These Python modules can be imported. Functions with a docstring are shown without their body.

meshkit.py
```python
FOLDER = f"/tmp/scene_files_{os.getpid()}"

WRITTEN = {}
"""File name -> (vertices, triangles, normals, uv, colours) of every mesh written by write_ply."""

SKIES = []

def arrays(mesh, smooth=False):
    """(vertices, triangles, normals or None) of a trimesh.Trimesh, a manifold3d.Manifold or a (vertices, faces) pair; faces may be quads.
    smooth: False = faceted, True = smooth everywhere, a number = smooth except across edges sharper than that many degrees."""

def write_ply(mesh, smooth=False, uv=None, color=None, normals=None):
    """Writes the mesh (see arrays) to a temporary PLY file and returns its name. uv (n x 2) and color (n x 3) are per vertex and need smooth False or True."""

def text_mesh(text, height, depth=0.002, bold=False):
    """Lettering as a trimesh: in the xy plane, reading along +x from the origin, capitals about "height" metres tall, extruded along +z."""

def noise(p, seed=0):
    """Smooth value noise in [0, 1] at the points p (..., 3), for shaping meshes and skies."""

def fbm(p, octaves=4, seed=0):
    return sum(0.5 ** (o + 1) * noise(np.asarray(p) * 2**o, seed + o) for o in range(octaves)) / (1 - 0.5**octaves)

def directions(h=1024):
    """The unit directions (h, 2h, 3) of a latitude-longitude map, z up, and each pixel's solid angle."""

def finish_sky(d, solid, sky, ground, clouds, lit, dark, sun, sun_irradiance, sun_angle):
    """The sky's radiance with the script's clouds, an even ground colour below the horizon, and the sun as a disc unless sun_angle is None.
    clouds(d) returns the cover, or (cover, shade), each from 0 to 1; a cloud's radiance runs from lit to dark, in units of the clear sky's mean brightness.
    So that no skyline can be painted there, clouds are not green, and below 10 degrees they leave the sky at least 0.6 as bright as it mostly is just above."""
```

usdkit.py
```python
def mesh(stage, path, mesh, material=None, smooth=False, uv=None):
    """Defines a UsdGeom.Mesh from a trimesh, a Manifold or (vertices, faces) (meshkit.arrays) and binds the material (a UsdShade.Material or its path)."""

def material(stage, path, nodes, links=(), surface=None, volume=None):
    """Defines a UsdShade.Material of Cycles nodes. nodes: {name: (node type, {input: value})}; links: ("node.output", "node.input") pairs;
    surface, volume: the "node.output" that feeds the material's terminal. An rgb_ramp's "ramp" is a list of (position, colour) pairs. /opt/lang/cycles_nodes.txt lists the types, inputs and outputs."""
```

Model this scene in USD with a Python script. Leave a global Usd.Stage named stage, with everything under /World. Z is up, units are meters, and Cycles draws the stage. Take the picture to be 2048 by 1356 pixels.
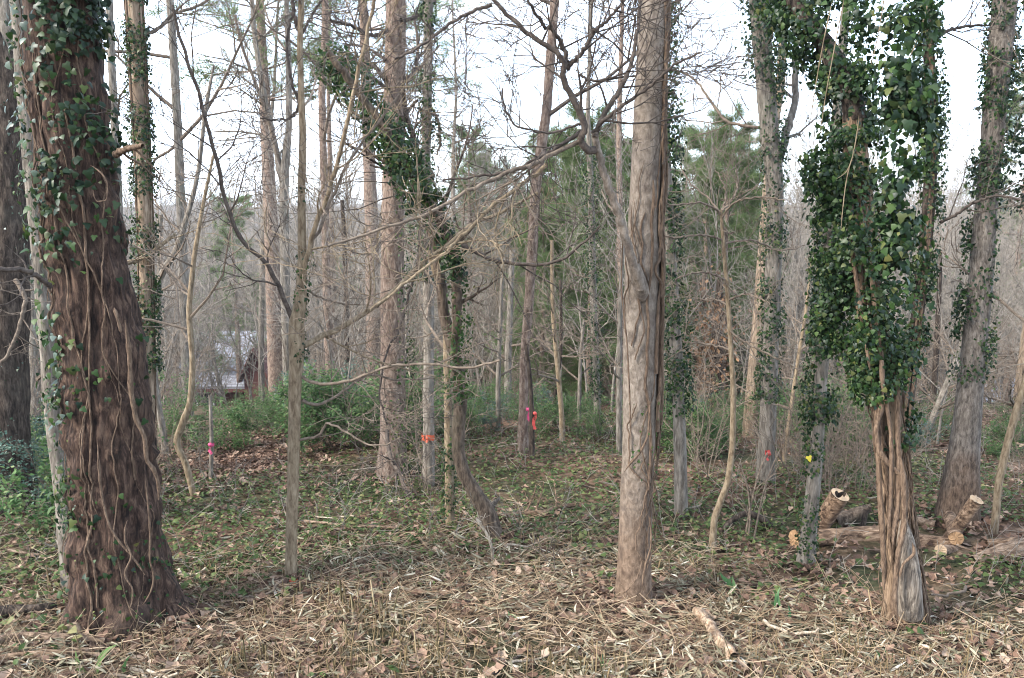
import math, numpy as np, meshkit, usdkit
from pxr import Usd, UsdGeom, UsdLux, UsdShade, Sdf, Gf, Vt
from scipy.interpolate import PchipInterpolator

stage = Usd.Stage.CreateInMemory()
UsdGeom.SetStageUpAxis(stage, 'Z'); UsdGeom.SetStageMetersPerUnit(stage, 1.0)
UsdGeom.Xform.Define(stage, '/World'); UsdGeom.Scope.Define(stage, '/World/Looks')

# ------------------------------------------------------------------ camera
EYE = np.array([0.0, 0.0, 1.65]); FPX = 1600.0; PITCH = math.radians(8.5)
cam = UsdGeom.Camera.Define(stage, '/World/camera')
cam.AddTranslateOp().Set(Gf.Vec3d(*EYE)); cam.AddRotateXOp().Set(90 - math.degrees(PITCH))
cam.CreateHorizontalApertureAttr(23.5); cam.CreateVerticalApertureAttr(23.5 * 678 / 1024)
cam.CreateFocalLengthAttr(23.5 * FPX / 2048); cam.CreateClippingRangeAttr(Gf.Vec2f(0.05, 5000))
cam.CreateExposureAttr(2.68)

# ------------------------------------------------------------------ sky and sun
SUN_EL, SUN_AZ = math.radians(38), math.radians(-118)      # azimuth = atan2(x, y)
sundir = np.array([math.sin(SUN_AZ) * math.cos(SUN_EL), math.cos(SUN_AZ) * math.cos(SUN_EL), math.sin(SUN_EL)])
usdkit.material(stage, '/World/Looks/sky_material', {
    's': ('sky_texture', {'sky_type': 'single_scattering', 'sun_disc': False, 'sun_elevation': SUN_EL, 'sun_rotation': SUN_AZ, 'altitude': 600.0, 'aerosol_density': 2.0}),
    'tc': ('texture_coordinate', {}), 'mp': ('mapping', {'scale': (1.6, 1.6, 4.0)}),
    'n': ('noise_texture', {'scale': 1.5, 'detail': 6.0, 'roughness': 0.55}),
    'r': ('rgb_ramp', {'ramp': [(0.0, (0.25, 0.25, 0.25)), (0.45, (0.5, 0.5, 0.5)), (0.66, (1, 1, 1))]}),
    'm': ('mix', {'color2': (3.9, 4.5, 5.3)}),
    'b': ('background_shader', {'strength': 0.1})},
    [('tc.generated', 'mp.vector'), ('mp.vector', 'n.vector'), ('n.fac', 'r.fac'), ('r.color', 'm.fac'), ('s.color', 'm.color1'), ('m.color', 'b.color')], surface='b.background')
dome = UsdLux.DomeLight.Define(stage, '/World/sky'); dome.CreateIntensityAttr(1.0)
UsdShade.MaterialBindingAPI.Apply(dome.GetPrim()).Bind(UsdShade.Material.Get(stage, '/World/Looks/sky_material'))
dome.GetPrim().SetCustomDataByKey('kind', 'structure')
sun = UsdLux.DistantLight.Define(stage, '/World/sun')
sun.CreateIntensityAttr(0.40); sun.CreateAngleAttr(15.0); sun.CreateColorAttr(Gf.Vec3f(1.0, 0.95, 0.87)); sun.CreateNormalizeAttr(True)
sun.AddRotateXYZOp().Set(Gf.Vec3f(90 - math.degrees(SUN_EL), 0, -math.degrees(SUN_AZ) + 180))

# ------------------------------------------------------------------ pixels (of the 2048 x 1356 photograph) to places
CR, CU, CF = np.array([1, 0, 0.0]), np.array([0, math.sin(PITCH), math.cos(PITCH)]), np.array([0, math.cos(PITCH), -math.sin(PITCH)])
def ray(px, py): return (px - 1024) / FPX * CR + (678 - py) / FPX * CU + CF
def at(px, py, Y):
    d = ray(px, py); return EYE + d * (Y / d[1])
def pxm(py, Y):                                             # metres per photo pixel at depth Y
    return Y / ray(1024, py)[1] / FPX
GP = PchipInterpolator([-60, -8, 0, 5, 10, 15, 20, 30, 45, 60, 90, 160, 300, 450, 620, 900, 1500], [5, .7, 0, -.5, -1.05, -1.9, -3.1, -6.2, -11.2, -14.2, -17, -18, -11, -1, 6, 12, 15])
def ground(x, y):
    x, y = np.asarray(x, float), np.asarray(y, float)
    z = GP(np.clip(y, -60, 1500))
    p = np.stack([x, y, np.zeros_like(x)], -1)
    z = z + (meshkit.fbm(p * 0.45, 3, 5) - .5) * 0.28 + (meshkit.fbm(p * 2.4, 3, 8) - .5) * 0.09
    far = np.clip((y - 220) / 200, 0, 1)
    return z + far * (meshkit.fbm(p * 0.012, 3, 2) - .45) * 22 + far * (meshkit.fbm(p * 0.09, 2, 3) - .5) * 9
def hit(px, py):                                            # where a pixel's ray meets the ground
    d = ray(px, py); ts = np.linspace(1.5, 60, 3000); P = EYE + ts[:, None] * d
    k = np.argmax(P[:, 2] < ground(P[:, 0], P[:, 1])); return P[k]

# ------------------------------------------------------------------ names, things, parts
USED = {}
def numbered(parent, name):
    k = USED.get((parent, name), 0); USED[(parent, name)] = k + 1
    return f'{parent}/{name}' if k == 0 else f'{parent}/{name}_{k:03d}'
def say(prim, label=None, cat=None, group=None, kind=None):
    for k, v in (('label', label), ('category', cat), ('group', group), ('kind', kind)):
        if v: prim.SetCustomDataByKey(k, v)
    return prim
class Thing:
    def __init__(s, name, label, cat, base, group=None, kind=None):
        s.stem = name; s.path = numbered('/World', name); s.base = np.asarray(base, float)
        s.x = UsdGeom.Xform.Define(stage, s.path); s.t = s.x.AddTranslateOp(); s.t.Set(Gf.Vec3d(*map(float, s.base)))
        say(s.x.GetPrim(), label, cat, group, kind)
    def part(s, name, vf, mat, smooth=False, rnd=None, under=None, label=None, kind=None):
        p = put(numbered(under or s.path, name), (vf[0] - s.base, vf[1]), mat, smooth, rnd)
        say(p.GetPrim(), label, kind=kind); return str(p.GetPath())
def put(path, vf, mat, smooth=False, rnd=None):
    m = usdkit.mesh(stage, path, (np.asarray(vf[0]), np.asarray(vf[1])), '/World/Looks/' + mat, smooth)
    if rnd is not None:
        UsdGeom.PrimvarsAPI(m).CreatePrimvar('rnd', Sdf.ValueTypeNames.FloatArray, 'vertex').Set(Vt.FloatArray.FromNumpy(np.asarray(rnd, np.float32)))
    return m
def lone(name, vf, mat, label=None, cat=None, group=None, kind=None, smooth=False, rnd=None):
    m = put(numbered('/World', name), vf, mat, smooth, rnd); say(m.GetPrim(), label, cat, group, kind); return m
def copy(src, loc, rz, sc, label=None, group=None, cat=None):
    path = numbered('/World', src.stem)
    x = UsdGeom.Xform.Define(stage, path); p = x.GetPrim()
    p.GetReferences().AddInternalReference(src.path); p.SetInstanceable(True)
    x.ClearXformOpOrder(); x.AddTranslateOp().Set(Gf.Vec3d(*map(float, loc))); x.AddRotateZOp().Set(float(rz)); x.AddScaleOp().Set(Gf.Vec3f(float(sc), float(sc), float(sc)))
    say(p, label, cat, group); return p

# ------------------------------------------------------------------ shapes
def norm(v): return v / np.maximum(np.linalg.norm(v, axis=-1, keepdims=True), 1e-12)
def join(parts):
    Vs, Fs, n = [], [], 0
    for v, f in parts:
        if len(v) == 0: continue
        Vs.append(v); Fs.append(f + n); n += len(v)
    return np.vstack(Vs), np.vstack(Fs)
def tubes(polys, rads, sides=3):
    """Many tubes as one mesh. polys: list of (K,3); rads: list of (K,)."""
    by, out = {}, []
    for p, r in zip(polys, rads): by.setdefault(len(p), []).append((p, r))
    for K, prs in by.items():
        P = np.array([a for a, _ in prs]); R = np.array([b for _, b in prs]); N = len(P)
        T = norm(np.gradient(P, axis=1)); mean = norm(P[:, -1] - P[:, 0])
        ref = np.where(np.abs(mean[:, 2:3]) > .8, [[1.0, .13, 0]], [[0.07, .1, 1.0]])
        a = norm(ref[:, None] - (T * ref[:, None]).sum(-1, keepdims=True) * T); b = np.cross(T, a)
        th = np.arange(sides) / sides * 2 * np.pi
        V = P[:, :, None] + R[:, :, None, None] * (np.cos(th)[None, None, :, None] * a[:, :, None] + np.sin(th)[None, None, :, None] * b[:, :, None])
        k, s = np.meshgrid(np.arange(K - 1), np.arange(sides), indexing='ij'); s2 = (s + 1) % sides
        q = np.stack([k * sides + s, k * sides + s2, (k + 1) * sides + s2, (k + 1) * sides + s], -1).reshape(-1, 4)
        tri = np.vstack([q[:, [0, 1, 2]], q[:, [0, 2, 3]]])
        F = (tri[None] + (np.arange(N) * K * sides)[:, None, None]).reshape(-1, 3)
        out.append((V.reshape(-1, 3), F))
    return join(out)
def smoothline(P, R, n):
    P, R = np.asarray(P, float), np.asarray(R, float)
    s = np.r_[0, np.cumsum(np.linalg.norm(np.diff(P, axis=0), axis=1))]; u = np.linspace(0, s[-1], n)
    return PchipInterpolator(s, P)(u), PchipInterpolator(s, R)(u), u
def frames(P):
    T = norm(np.gradient(P, axis=0)); mean = norm(P[-1] - P[0])
    ref = np.array([1.0, .1, 0]) if abs(mean[2]) > .6 else np.array([.1, .05, 1.0])
    a = norm(ref - (T @ ref)[:, None] * T); return T, a, np.cross(T, a)
class Trunk:
    """A bark-textured stem along a line; remembers its axis so that vines and ivy can climb it."""
    def __init__(s, P, R, rings=120, sides=28, seed=0, ridge=.1, fx=14, fz=3, lump=.06, flare=0.0, flare_h=.25, caps=False):
        s.P, s.R, s.u = smoothline(P, R, rings); s.T, s.a, s.b = frames(s.P)
        th = np.arange(sides) / sides * 2 * np.pi; c, q = np.cos(th), np.sin(th)
        r0 = np.median(s.R)
        N = np.stack([np.outer(np.ones(rings) * r0 * fx, c), np.outer(np.ones(rings) * r0 * fx, q), np.outer(s.u * fz, np.ones(sides))], -1)
        wob = np.stack([N[..., 0], N[..., 1], N[..., 2] * .4], -1)
        warp = (meshkit.fbm(wob * .7, 2, seed + 9) - .5) * 1.6
        rid = np.abs(2 * meshkit.fbm(N + warp[..., None], 3, seed) - 1)
        low = meshkit.fbm(np.stack([np.outer(np.ones(rings), c) * .9, np.outer(np.ones(rings), q) * .9, np.outer(s.u * 1.6, np.ones(sides))], -1), 3, seed + 31) - .5
        rr = s.R[:, None] * (1 + lump * 2 * low + ridge * (np.minimum(rid, .45) * 2.2 - .6))
        if flare:
            rr = rr + s.R[:1, None] * flare * np.exp(-s.u / flare_h)[:, None] * (1 + .45 * np.sin(th * 5 + seed)[None] + .3 * np.sin(th * 3 + seed * 2)[None])
        s.rr, s.th = rr, th
        V = s.P[:, None] + rr[..., None] * (c[None, :, None] * s.a[:, None] + q[None, :, None] * s.b[:, None])
        k, j = np.meshgrid(np.arange(rings - 1), np.arange(sides), indexing='ij'); j2 = (j + 1) % sides
        F = np.stack([k * sides + j, k * sides + j2, (k + 1) * sides + j2, (k + 1) * sides + j], -1).reshape(-1, 4)
        F = np.vstack([F[:, [0, 1, 2]], F[:, [0, 2, 3]]]); V = V.reshape(-1, 3)
        s.vf = (V, F)
    def surf(s, u, th, off=0.0):                            # points on the bark and outward normals
        k = np.clip(np.asarray(u) * (len(s.P) - 1), 0, len(s.P) - 1); i = np.minimum(k.astype(int), len(s.P) - 2); f = (k - i)[..., None]
        L = lambda A: A[i] * (1 - f) + A[i + 1] * f
        j = (np.asarray(th) / (2 * np.pi) * len(s.th)).astype(int) % len(s.th)
        r = s.rr[i, j] + off; n = np.cos(th)[..., None] * L(s.a) + np.sin(th)[..., None] * L(s.b)
        return L(s.P) + r[..., None] * n, n
    def towards(s, d):                                      # the angle on the trunk that faces direction d
        return math.atan2(float(s.b[0] @ d), float(s.a[0] @ d))
def cap(P, n, r, sides=20, seed=0, inner=None):
    """A slightly irregular cut face."""
    n = norm(np.asarray(n, float)); a = norm(np.cross(n, [.3, .2, 1])); b = np.cross(n, a)
    th = np.arange(sides) / sides * 2 * np.pi; rg = np.random.default_rng(seed)
    rings = [r, r * .66, r * .33]; V = []
    for q in rings: V.append(P + q * (1 + rg.normal(0, .03, sides))[:, None] * (np.cos(th)[:, None] * a + np.sin(th)[:, None] * b) + n * rg.normal(0, .003, (sides, 1)))
    V = np.vstack(V + [np.asarray(P)[None]]); F = []
    for k in range(2):
        for j in range(sides):
            j2 = (j + 1) % sides; F += [[k * sides + j, k * sides + j2, (k + 1) * sides + j2], [k * sides + j, (k + 1) * sides + j2, (k + 1) * sides + j]]
    F += [[2 * sides + j, 2 * sides + (j + 1) % sides, 3 * sides] for j in range(sides)]
    return V, np.array(F)
def box(lo, hi, rz=0, c=None):
    lo, hi = np.array(lo, float), np.array(hi, float)
    V = np.array([[(lo, hi)[i][0], (lo, hi)[j][1], (lo, hi)[k][2]] for i in (0, 1) for j in (0, 1) for k in (0, 1)])
    F = np.array([[0, 1, 3], [0, 3, 2], [4, 6, 7], [4, 7, 5], [0, 4, 5], [0, 5, 1], [2, 3, 7], [2, 7, 6], [0, 2, 6], [0, 6, 4], [1, 5, 7], [1, 7, 3]])
    return V, F
def prism(poly, off):                                       # a planar polygon (n,3) given thickness along the vector off
    A = np.asarray(poly, float); n = len(A); V = np.vstack([A, A + off]); F = []
    for k in range(1, n - 1): F += [[0, k + 1, k], [n, n + k, n + k + 1]]
    for k in range(n): F += [[k, (k + 1) % n, n + (k + 1) % n], [k, n + (k + 1) % n, n + k]]
    return V, np.array(F)

# leaf outlines: x across, y along, z up
def fan(outline, centre): return np.vstack([outline, [centre]]), np.array([[k, (k + 1) % len(outline), len(outline)] for k in range(len(outline))])
IVY = fan(np.array([[0, .05, 0], [.3, -.08, -.05], [.52, .2, -.07], [.3, .42, 0], [.27, .66, -.03], [0, 1.05, -.12], [-.27, .66, -.03], [-.3, .42, 0], [-.52, .2, -.07], [-.3, -.08, -.05]]), [0, .32, .06])
IVYS = fan(np.array([[0, 0, 0], [.48, .15, -.05], [.3, .6, -.02], [0, 1, -.1], [-.3, .6, -.02], [-.48, .15, -.05]]), [0, .35, .06])
KITE = (np.array([[0, 0, 0], [.46, .28, -.08], [0, 1.05, 0], [-.46, .28, -.08]]), np.array([[0, 1, 2], [0, 2, 3]]))
OVAL = (np.array([[0, 0, 0], [.28, .4, .04], [0, 1, -.05], [-.28, .4, .04]]), np.array([[0, 1, 2], [0, 2, 3]]))
def oak(seed):
    rg = np.random.default_rng(seed); k = 9; t = np.linspace(0, 2 * np.pi, k, endpoint=False)
    r = 1 + .28 * np.cos(t * 5 + .4) + rg.normal(0, .08, k); x, y = .3 * np.sin(t) * r, .5 - .5 * np.cos(t) * (1 + .08 * np.cos(5 * t))
    z = rg.uniform(.15, .7) * x * x * 4 + rg.uniform(-.3, .5) * (y - .5) ** 2 + rg.normal(0, .035, k)
    return fan(np.stack([x, y, z], 1), [0, .5, rg.uniform(-.02, .03)])
def blade(seed):
    rg = np.random.default_rng(seed); t = np.linspace(0, 1, 6); w = .062 * np.array([.35, .95, 1, .8, .5, .05]) * rg.uniform(.7, 1.2)
    bend, tw, side = rg.uniform(-.5, .5), rg.uniform(-1.4, 1.4), rg.uniform(-.12, .12)
    y = t * (1 - .15 * abs(bend)); z = bend * t * (1 - t) + rg.uniform(0, .12) * t; a = tw * t
    x0 = side * np.sin(t * 3)
    Lp = np.stack([x0 - w * np.cos(a), y, z - w * np.sin(a)], 1); Rp = np.stack([x0 + w * np.cos(a), y, z + w * np.sin(a)], 1)
    F = []
    for k in range(5): F += [[k, k + 1, 7 + k], [k, 7 + k, 6 + k]]
    return np.vstack([Lp, Rp]), np.array(F)
def scatter(tm, pos, nrm, along, size, rg):
    """Copies of a leaf outline as one mesh; returns (mesh, per-vertex random)."""
    v, f = tm; z = norm(nrm); y = norm(along - (along * z).sum(-1, keepdims=True) * z); x = np.cross(y, z)
    M = np.stack([x, y, z], 1) * np.asarray(size)[:, None, None]
    V = np.einsum('vk,nkj->nvj', v, M) + pos[:, None]; N = len(pos)
    F = (f[None] + (np.arange(N) * len(v))[:, None, None]).reshape(-1, 3)
    return (V.reshape(-1, 3), F), np.repeat(rg.random(N), len(v))
def many(tms, pos, nrm, along, size, rg):
    k = rg.integers(0, len(tms), len(pos)); ms, rs = [], []
    for i, tm in enumerate(tms):
        w = k == i
        if w.any():
            m, r = scatter(tm, pos[w], nrm[w], along[w], size[w], rg); ms.append(m); rs.append(r)
    return join(ms), np.concatenate(rs)
def uv(rg, n): return norm(rg.normal(size=(n, 3)))

# branching
def grow(rg, p0, d0, L, r0, levels, out, kids=(5, 4, 3), wig=.16, lift=.05, ang=(.5, 1.0), ratio=.55, K=6, rmin=.0022, t0=.2, taper=.75):
    d = norm(np.asarray(d0, float)); P = [np.asarray(p0, float)]; D = [d]
    for k in range(K - 1):
        d = norm(d + rg.normal(0, wig, 3) + [0, 0, lift]); P.append(P[-1] + d * L / (K - 1)); D.append(d)
    R = np.maximum(r0 * (1 - taper * np.linspace(0, 1, K)), rmin)
    P = np.array(P); out.append((P, R, levels))
    if levels > 0:
        n = kids[-levels] if levels <= len(kids) else kids[0]
        for j in range(n):
            t = t0 + (1 - t0) * (j + rg.random()) / n; k = min(int(t * (K - 1)), K - 2); f = t * (K - 1) - k
            dd = D[k]; q = norm(np.cross(dd, rg.normal(size=3))); an = rg.uniform(*ang)
            grow(rg, P[k] * (1 - f) + P[k + 1] * f, dd * math.cos(an) + q * math.sin(an), L * ratio * rg.uniform(.6, 1.2) * (1.15 - .55 * t), max(R[k] * .62, rmin), levels - 1, out, kids, wig * 1.1, lift, ang, ratio, max(4, K - 1), rmin, .15, taper)
    return P
def wood(out, sides=(3, 4, 5, 6)):
    byl = {}
    for P, R, l in out: byl.setdefault(l, []).append((P, R))
    return join([tubes([a for a, _ in v], [b for _, b in v], sides[min(l, len(sides) - 1)]) for l, v in byl.items()])
# ------------------------------------------------------------------ materials
WARM = np.array([1.05, 1.0, .92])
def bark(name, dark, mid, light, sc=(26, 26, 5), bump=.6, patch=None, patch_at=.58, rough=.9, psc=2.5, base=None, base_h=.7, fine=1.7):
    dark, mid, light = (tuple(np.array(c) * WARM) for c in (dark, mid, light)); sc = tuple(np.array(sc) * fine)
    n = {'tc': ('texture_coordinate', {}), 'mp': ('mapping', {'scale': sc}),
         'n': ('noise_texture', {'scale': 1.0, 'detail': 8.0, 'roughness': .68, 'distortion': .4}),
         'r': ('rgb_ramp', {'ramp': [(.37, dark), (.5, mid), (.63, light)]}),
         'n2': ('noise_texture', {'scale': psc, 'detail': 5.0, 'roughness': .65}),
         'r2': ('rgb_ramp', {'ramp': [(patch_at - .06, (0, 0, 0)), (patch_at + .12, (1, 1, 1))]}),
         'm': ('mix', {'color2': patch or mid}), 'mm': ('math', {'math_type': 'multiply', 'value2': .75}),
         'bp': ('bump', {'strength': min(1.0, bump * 1.3), 'distance': .02}), 'p': ('principled_bsdf', {'roughness': rough, 'specular_ior_level': .25})}
    l = [('tc.object', 'mp.vector'), ('mp.vector', 'n.vector'), ('n.fac', 'r.fac'), ('tc.object', 'n2.vector'), ('n2.fac', 'r2.fac'), ('r2.color', 'mm.value1'), ('mm.value', 'm.fac'),
         ('r.color', 'm.color1'), ('m.color', 'p.base_color'), ('n.fac', 'bp.height'), ('bp.normal', 'p.normal')]
    if base:                                                # damp brown staining that climbs a little way up the stem
        n.update({'sp': ('separate_xyz', {}), 'sn': ('math', {'math_type': 'multiply_add', 'value2': .9, 'value3': -.45}), 'sa': ('math', {'math_type': 'add'}),
                  'sr': ('map_range', {'from_min': base_h, 'from_max': base_h * .35, 'clamp': True}), 'sm': ('mix', {'mix_type': 'multiply', 'color2': base})})
        l = [x for x in l if x != ('m.color', 'p.base_color')] + [('tc.object', 'sp.vector'), ('n2.fac', 'sn.value1'), ('sp.z', 'sa.value1'), ('sn.value', 'sa.value2'), ('sa.value', 'sr.value'), ('sr.result', 'sm.fac'), ('m.color', 'sm.color1'), ('sm.color', 'p.base_color')]
    usdkit.material(stage, '/World/Looks/' + name, n, l, surface='p.BSDF')
def leafy(name, ramp, rough=.5, trans=.25, spec=.4, tcol=None):
    n = {'a': ('attribute', {'attribute': 'rnd'}), 'r': ('rgb_ramp', {'ramp': ramp}), 'p': ('principled_bsdf', {'roughness': rough, 'specular_ior_level': spec}),
         't': ('translucent_bsdf', {}), 'x': ('mix_closure', {'fac': trans})}
    l = [('a.fac', 'r.fac'), ('r.color', 'p.base_color'), ('r.color', 't.color'), ('p.BSDF', 'x.closure1'), ('t.BSDF', 'x.closure2')]
    usdkit.material(stage, '/World/Looks/' + name, n, l, surface='x.closure')
def plain(name, col, rough=.8, var=.25, scale=9.0, metallic=0):
    c = np.array(col)
    usdkit.material(stage, '/World/Looks/' + name, {'tc': ('texture_coordinate', {}), 'n': ('noise_texture', {'scale': scale, 'detail': 6.0, 'roughness': .7}),
        'r': ('rgb_ramp', {'ramp': [(.3, tuple(c * (1 - var))), (.7, tuple(np.minimum(c * (1 + var), 1)))]}), 'p': ('principled_bsdf', {'roughness': rough, 'specular_ior_level': .3})},
        [('tc.object', 'n.vector'), ('n.fac', 'r.fac'), ('r.color', 'p.base_color')], surface='p.BSDF')

bark('furrowed_bark', (.008, .0045, .0035), (.042, .025, .019), (.11, .073, .055), (24, 24, 6), 1.0, (.075, .052, .04), .6)
bark('beech_bark', (.12, .098, .082), (.185, .157, .135), (.26, .225, .198), (26, 26, 14), .5, (.075, .056, .045), .57, .85, 11.0, (.66, .56, .49), .85)
bark('poplar_bark', (.055, .048, .043), (.14, .122, .11), (.235, .212, .195), (34, 34, 10), .8, (.095, .08, .062), .58, .9, 3.0, (.75, .6, .5), .6)
bark('pine_bark', (.07, .048, .04), (.165, .122, .102), (.26, .21, .18), (22, 22, 8), .8, (.10, .075, .065), .6)
bark('gray_bark', (.075, .066, .058), (.15, .135, .12), (.235, .215, .195), (24, 24, 5), .6, (.11, .115, .085), .6)
bark('dark_bark', (.012, .009, .0075), (.042, .032, .027), (.095, .076, .064), (24, 24, 6), .9, (.068, .058, .046), .6)
bark('sapling_bark', (.095, .070, .047), (.175, .137, .095), (.25, .205, .15), (30, 30, 9), .4, (.10, .08, .056), .6)
bark('tan_bark', (.12, .088, .064), (.235, .18, .135), (.33, .265, .205), (24, 24, 4), .7, (.11, .075, .055), .6)
bark('vine_bark', (.05, .033, .024), (.115, .08, .058), (.19, .138, .103), (60, 60, 14), .5)
bark('shredded_wood', (.05, .033, .023), (.17, .12, .083), (.29, .215, .155), (30, 30, 3), 1.0, (.06, .043, .033), .6)
bark('grey_dead_wood', (.05, .044, .04), (.16, .135, .115), (.30, .265, .23), (40, 40, 4), .7)
bark('log_bark', (.03, .019, .013), (.16, .105, .072), (.33, .24, .175), (7, 30, 26), 1.0, (.055, .034, .024), .56, .9, 4.0)
bark('pale_log_bark', (.06, .04, .03), (.17, .122, .092), (.31, .24, .19), (7, 28, 24), 1.0, (.06, .045, .034), .58, .9, 4.0)
bark('brown_bark', (.03, .022, .017), (.085, .064, .05), (.15, .118, .095), (26, 26, 7), .8, (.10, .09, .06), .6)
bark('twig_bark', (.07, .056, .046), (.125, .10, .082), (.18, .15, .125), (20, 20, 20), .2)
bark('dark_twig_bark', (.035, .028, .026), (.065, .053, .047), (.10, .085, .076), (20, 20, 20), .2)
bark('brush_bark', (.098, .088, .078), (.165, .15, .136), (.24, .22, .203), (6, 6, 6), .1)
bark('bleached_wood', (.16, .13, .10), (.29, .25, .205), (.42, .38, .33), (30, 30, 8), .4)
bark('stained_wood', (.16, .10, .065), (.33, .25, .185), (.50, .42, .34), (30, 10, 12), .8, (.06, .035, .025), .52, .9, 9.0)
leafy('yellow_leaf', [(0, (.62, .5, .05)), (1, (.62, .5, .05))]); plain('fresh_cut_wood', (.27, .165, .088), .75, .3, 22.0); plain('pale_cut_wood', (.32, .23, .15), .75, .25, 22.0)
plain('pink_tape', (.45, .06, .14), .5, .1); plain('orange_tape', (.45, .08, .035), .5, .1); plain('red_tape', (.4, .06, .05), .5, .1)
plain('white_siding', (.78, .79, .80), .6, .05); plain('cream_siding', (.55, .52, .45), .7, .08); plain('red_brown_boards', (.10, .042, .036), .8, .3, 12.0); plain('window_glass', (.03, .035, .04), .1, .1)
plain('brick_wall', (.19, .085, .06), .9, .3, 8.0); plain('trim_paint', (.8, .8, .79), .5, .04)
usdkit.material(stage, '/World/Looks/grey_shingles', {'tc': ('texture_coordinate', {}), 'b': ('brick_texture', {'color1': (.20, .20, .225), 'color2': (.25, .25, .28), 'mortar': (.10, .10, .115), 'scale': 1.0, 'mortar_size': .012, 'brick_width': .3, 'row_height': .14}),
    'sp': ('separate_xyz', {}), 'cb': ('combine_xyz', {}), 'p': ('principled_bsdf', {'roughness': .85})},
    [('tc.object', 'sp.vector'), ('sp.x', 'cb.x'), ('sp.z', 'cb.y'), ('cb.vector', 'b.vector'), ('b.color', 'p.base_color')], surface='p.BSDF')
leafy('ivy_leaf', [(0, (0.005, 0.016, 0.007)), (.45, (0.011, 0.027, 0.010)), (.75, (0.020, 0.041, 0.013)), (.92, (0.037, 0.056, 0.019)), (1, (0.067, 0.076, 0.028))], .45, .16, .28)
leafy('ivy_leaf_light', [(0, (.014, .036, .009)), (.5, (.03, .062, .016)), (.85, (.056, .092, .025)), (1, (.12, .12, .04))], .48, .25, .2)
leafy('ivy_leaf_grey', [(0, (0.025, 0.045, 0.030)), (.6, (0.050, 0.080, 0.055)), (1, (0.110, 0.140, 0.110))], .4, .15, .5)
leafy('ivy_ground', [(0, (.026, .046, .012)), (.5, (.052, .082, .022)), (.85, (.10, .125, .04)), (1, (.18, .165, .07))], .5, .25, .2)
leafy('ivy_ground', [(0, (.026, .046, .012)), (.5, (.052, .082, .022)), (.85, (.10, .125, .04)), (1, (.18, .165, .07))], .5, .25, .2)
leafy('shrub_leaf', [(0, (.034, .074, .024)), (.5, (.068, .13, .044)), (.85, (.115, .185, .065)), (1, (.18, .21, .09))], .5, .4, .2)
leafy('shrub_leaf_blue', [(0, (.03, .066, .048)), (.6, (.056, .106, .078)), (1, (.10, .158, .11))], .45, .25, .4)
leafy('pine_needles', [(0, (.065, .102, .04)), (.6, (.125, .17, .07)), (1, (.19, .225, .10))], .6, .5, .12)
leafy('brown_leaves', [(0, (.04, .022, .015)), (.25, (.095, .054, .037)), (.55, (.165, .10, .07)), (.8, (.235, .152, .108)), (1, (.34, .25, .185))], .75, .15, .25)
leafy('old_brown_leaves', [(0, (.09, .05, .03)), (.6, (.20, .115, .068)), (1, (.3, .18, .10))], .75, .3, .25)
leafy('bamboo_blades', [(0, (.08, .072, .042)), (.3, (.155, .138, .085)), (.6, (.24, .212, .138)), (.85, (.325, .29, .205)), (.97, (.42, .385, .295)), (1, (.58, .54, .46))], .6, .2, .25)
leafy('straw', [(0, (.075, .047, .027)), (.4, (.155, .104, .063)), (.8, (.25, .182, .115)), (1, (.36, .28, .195))], .7, .05, .2)
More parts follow.
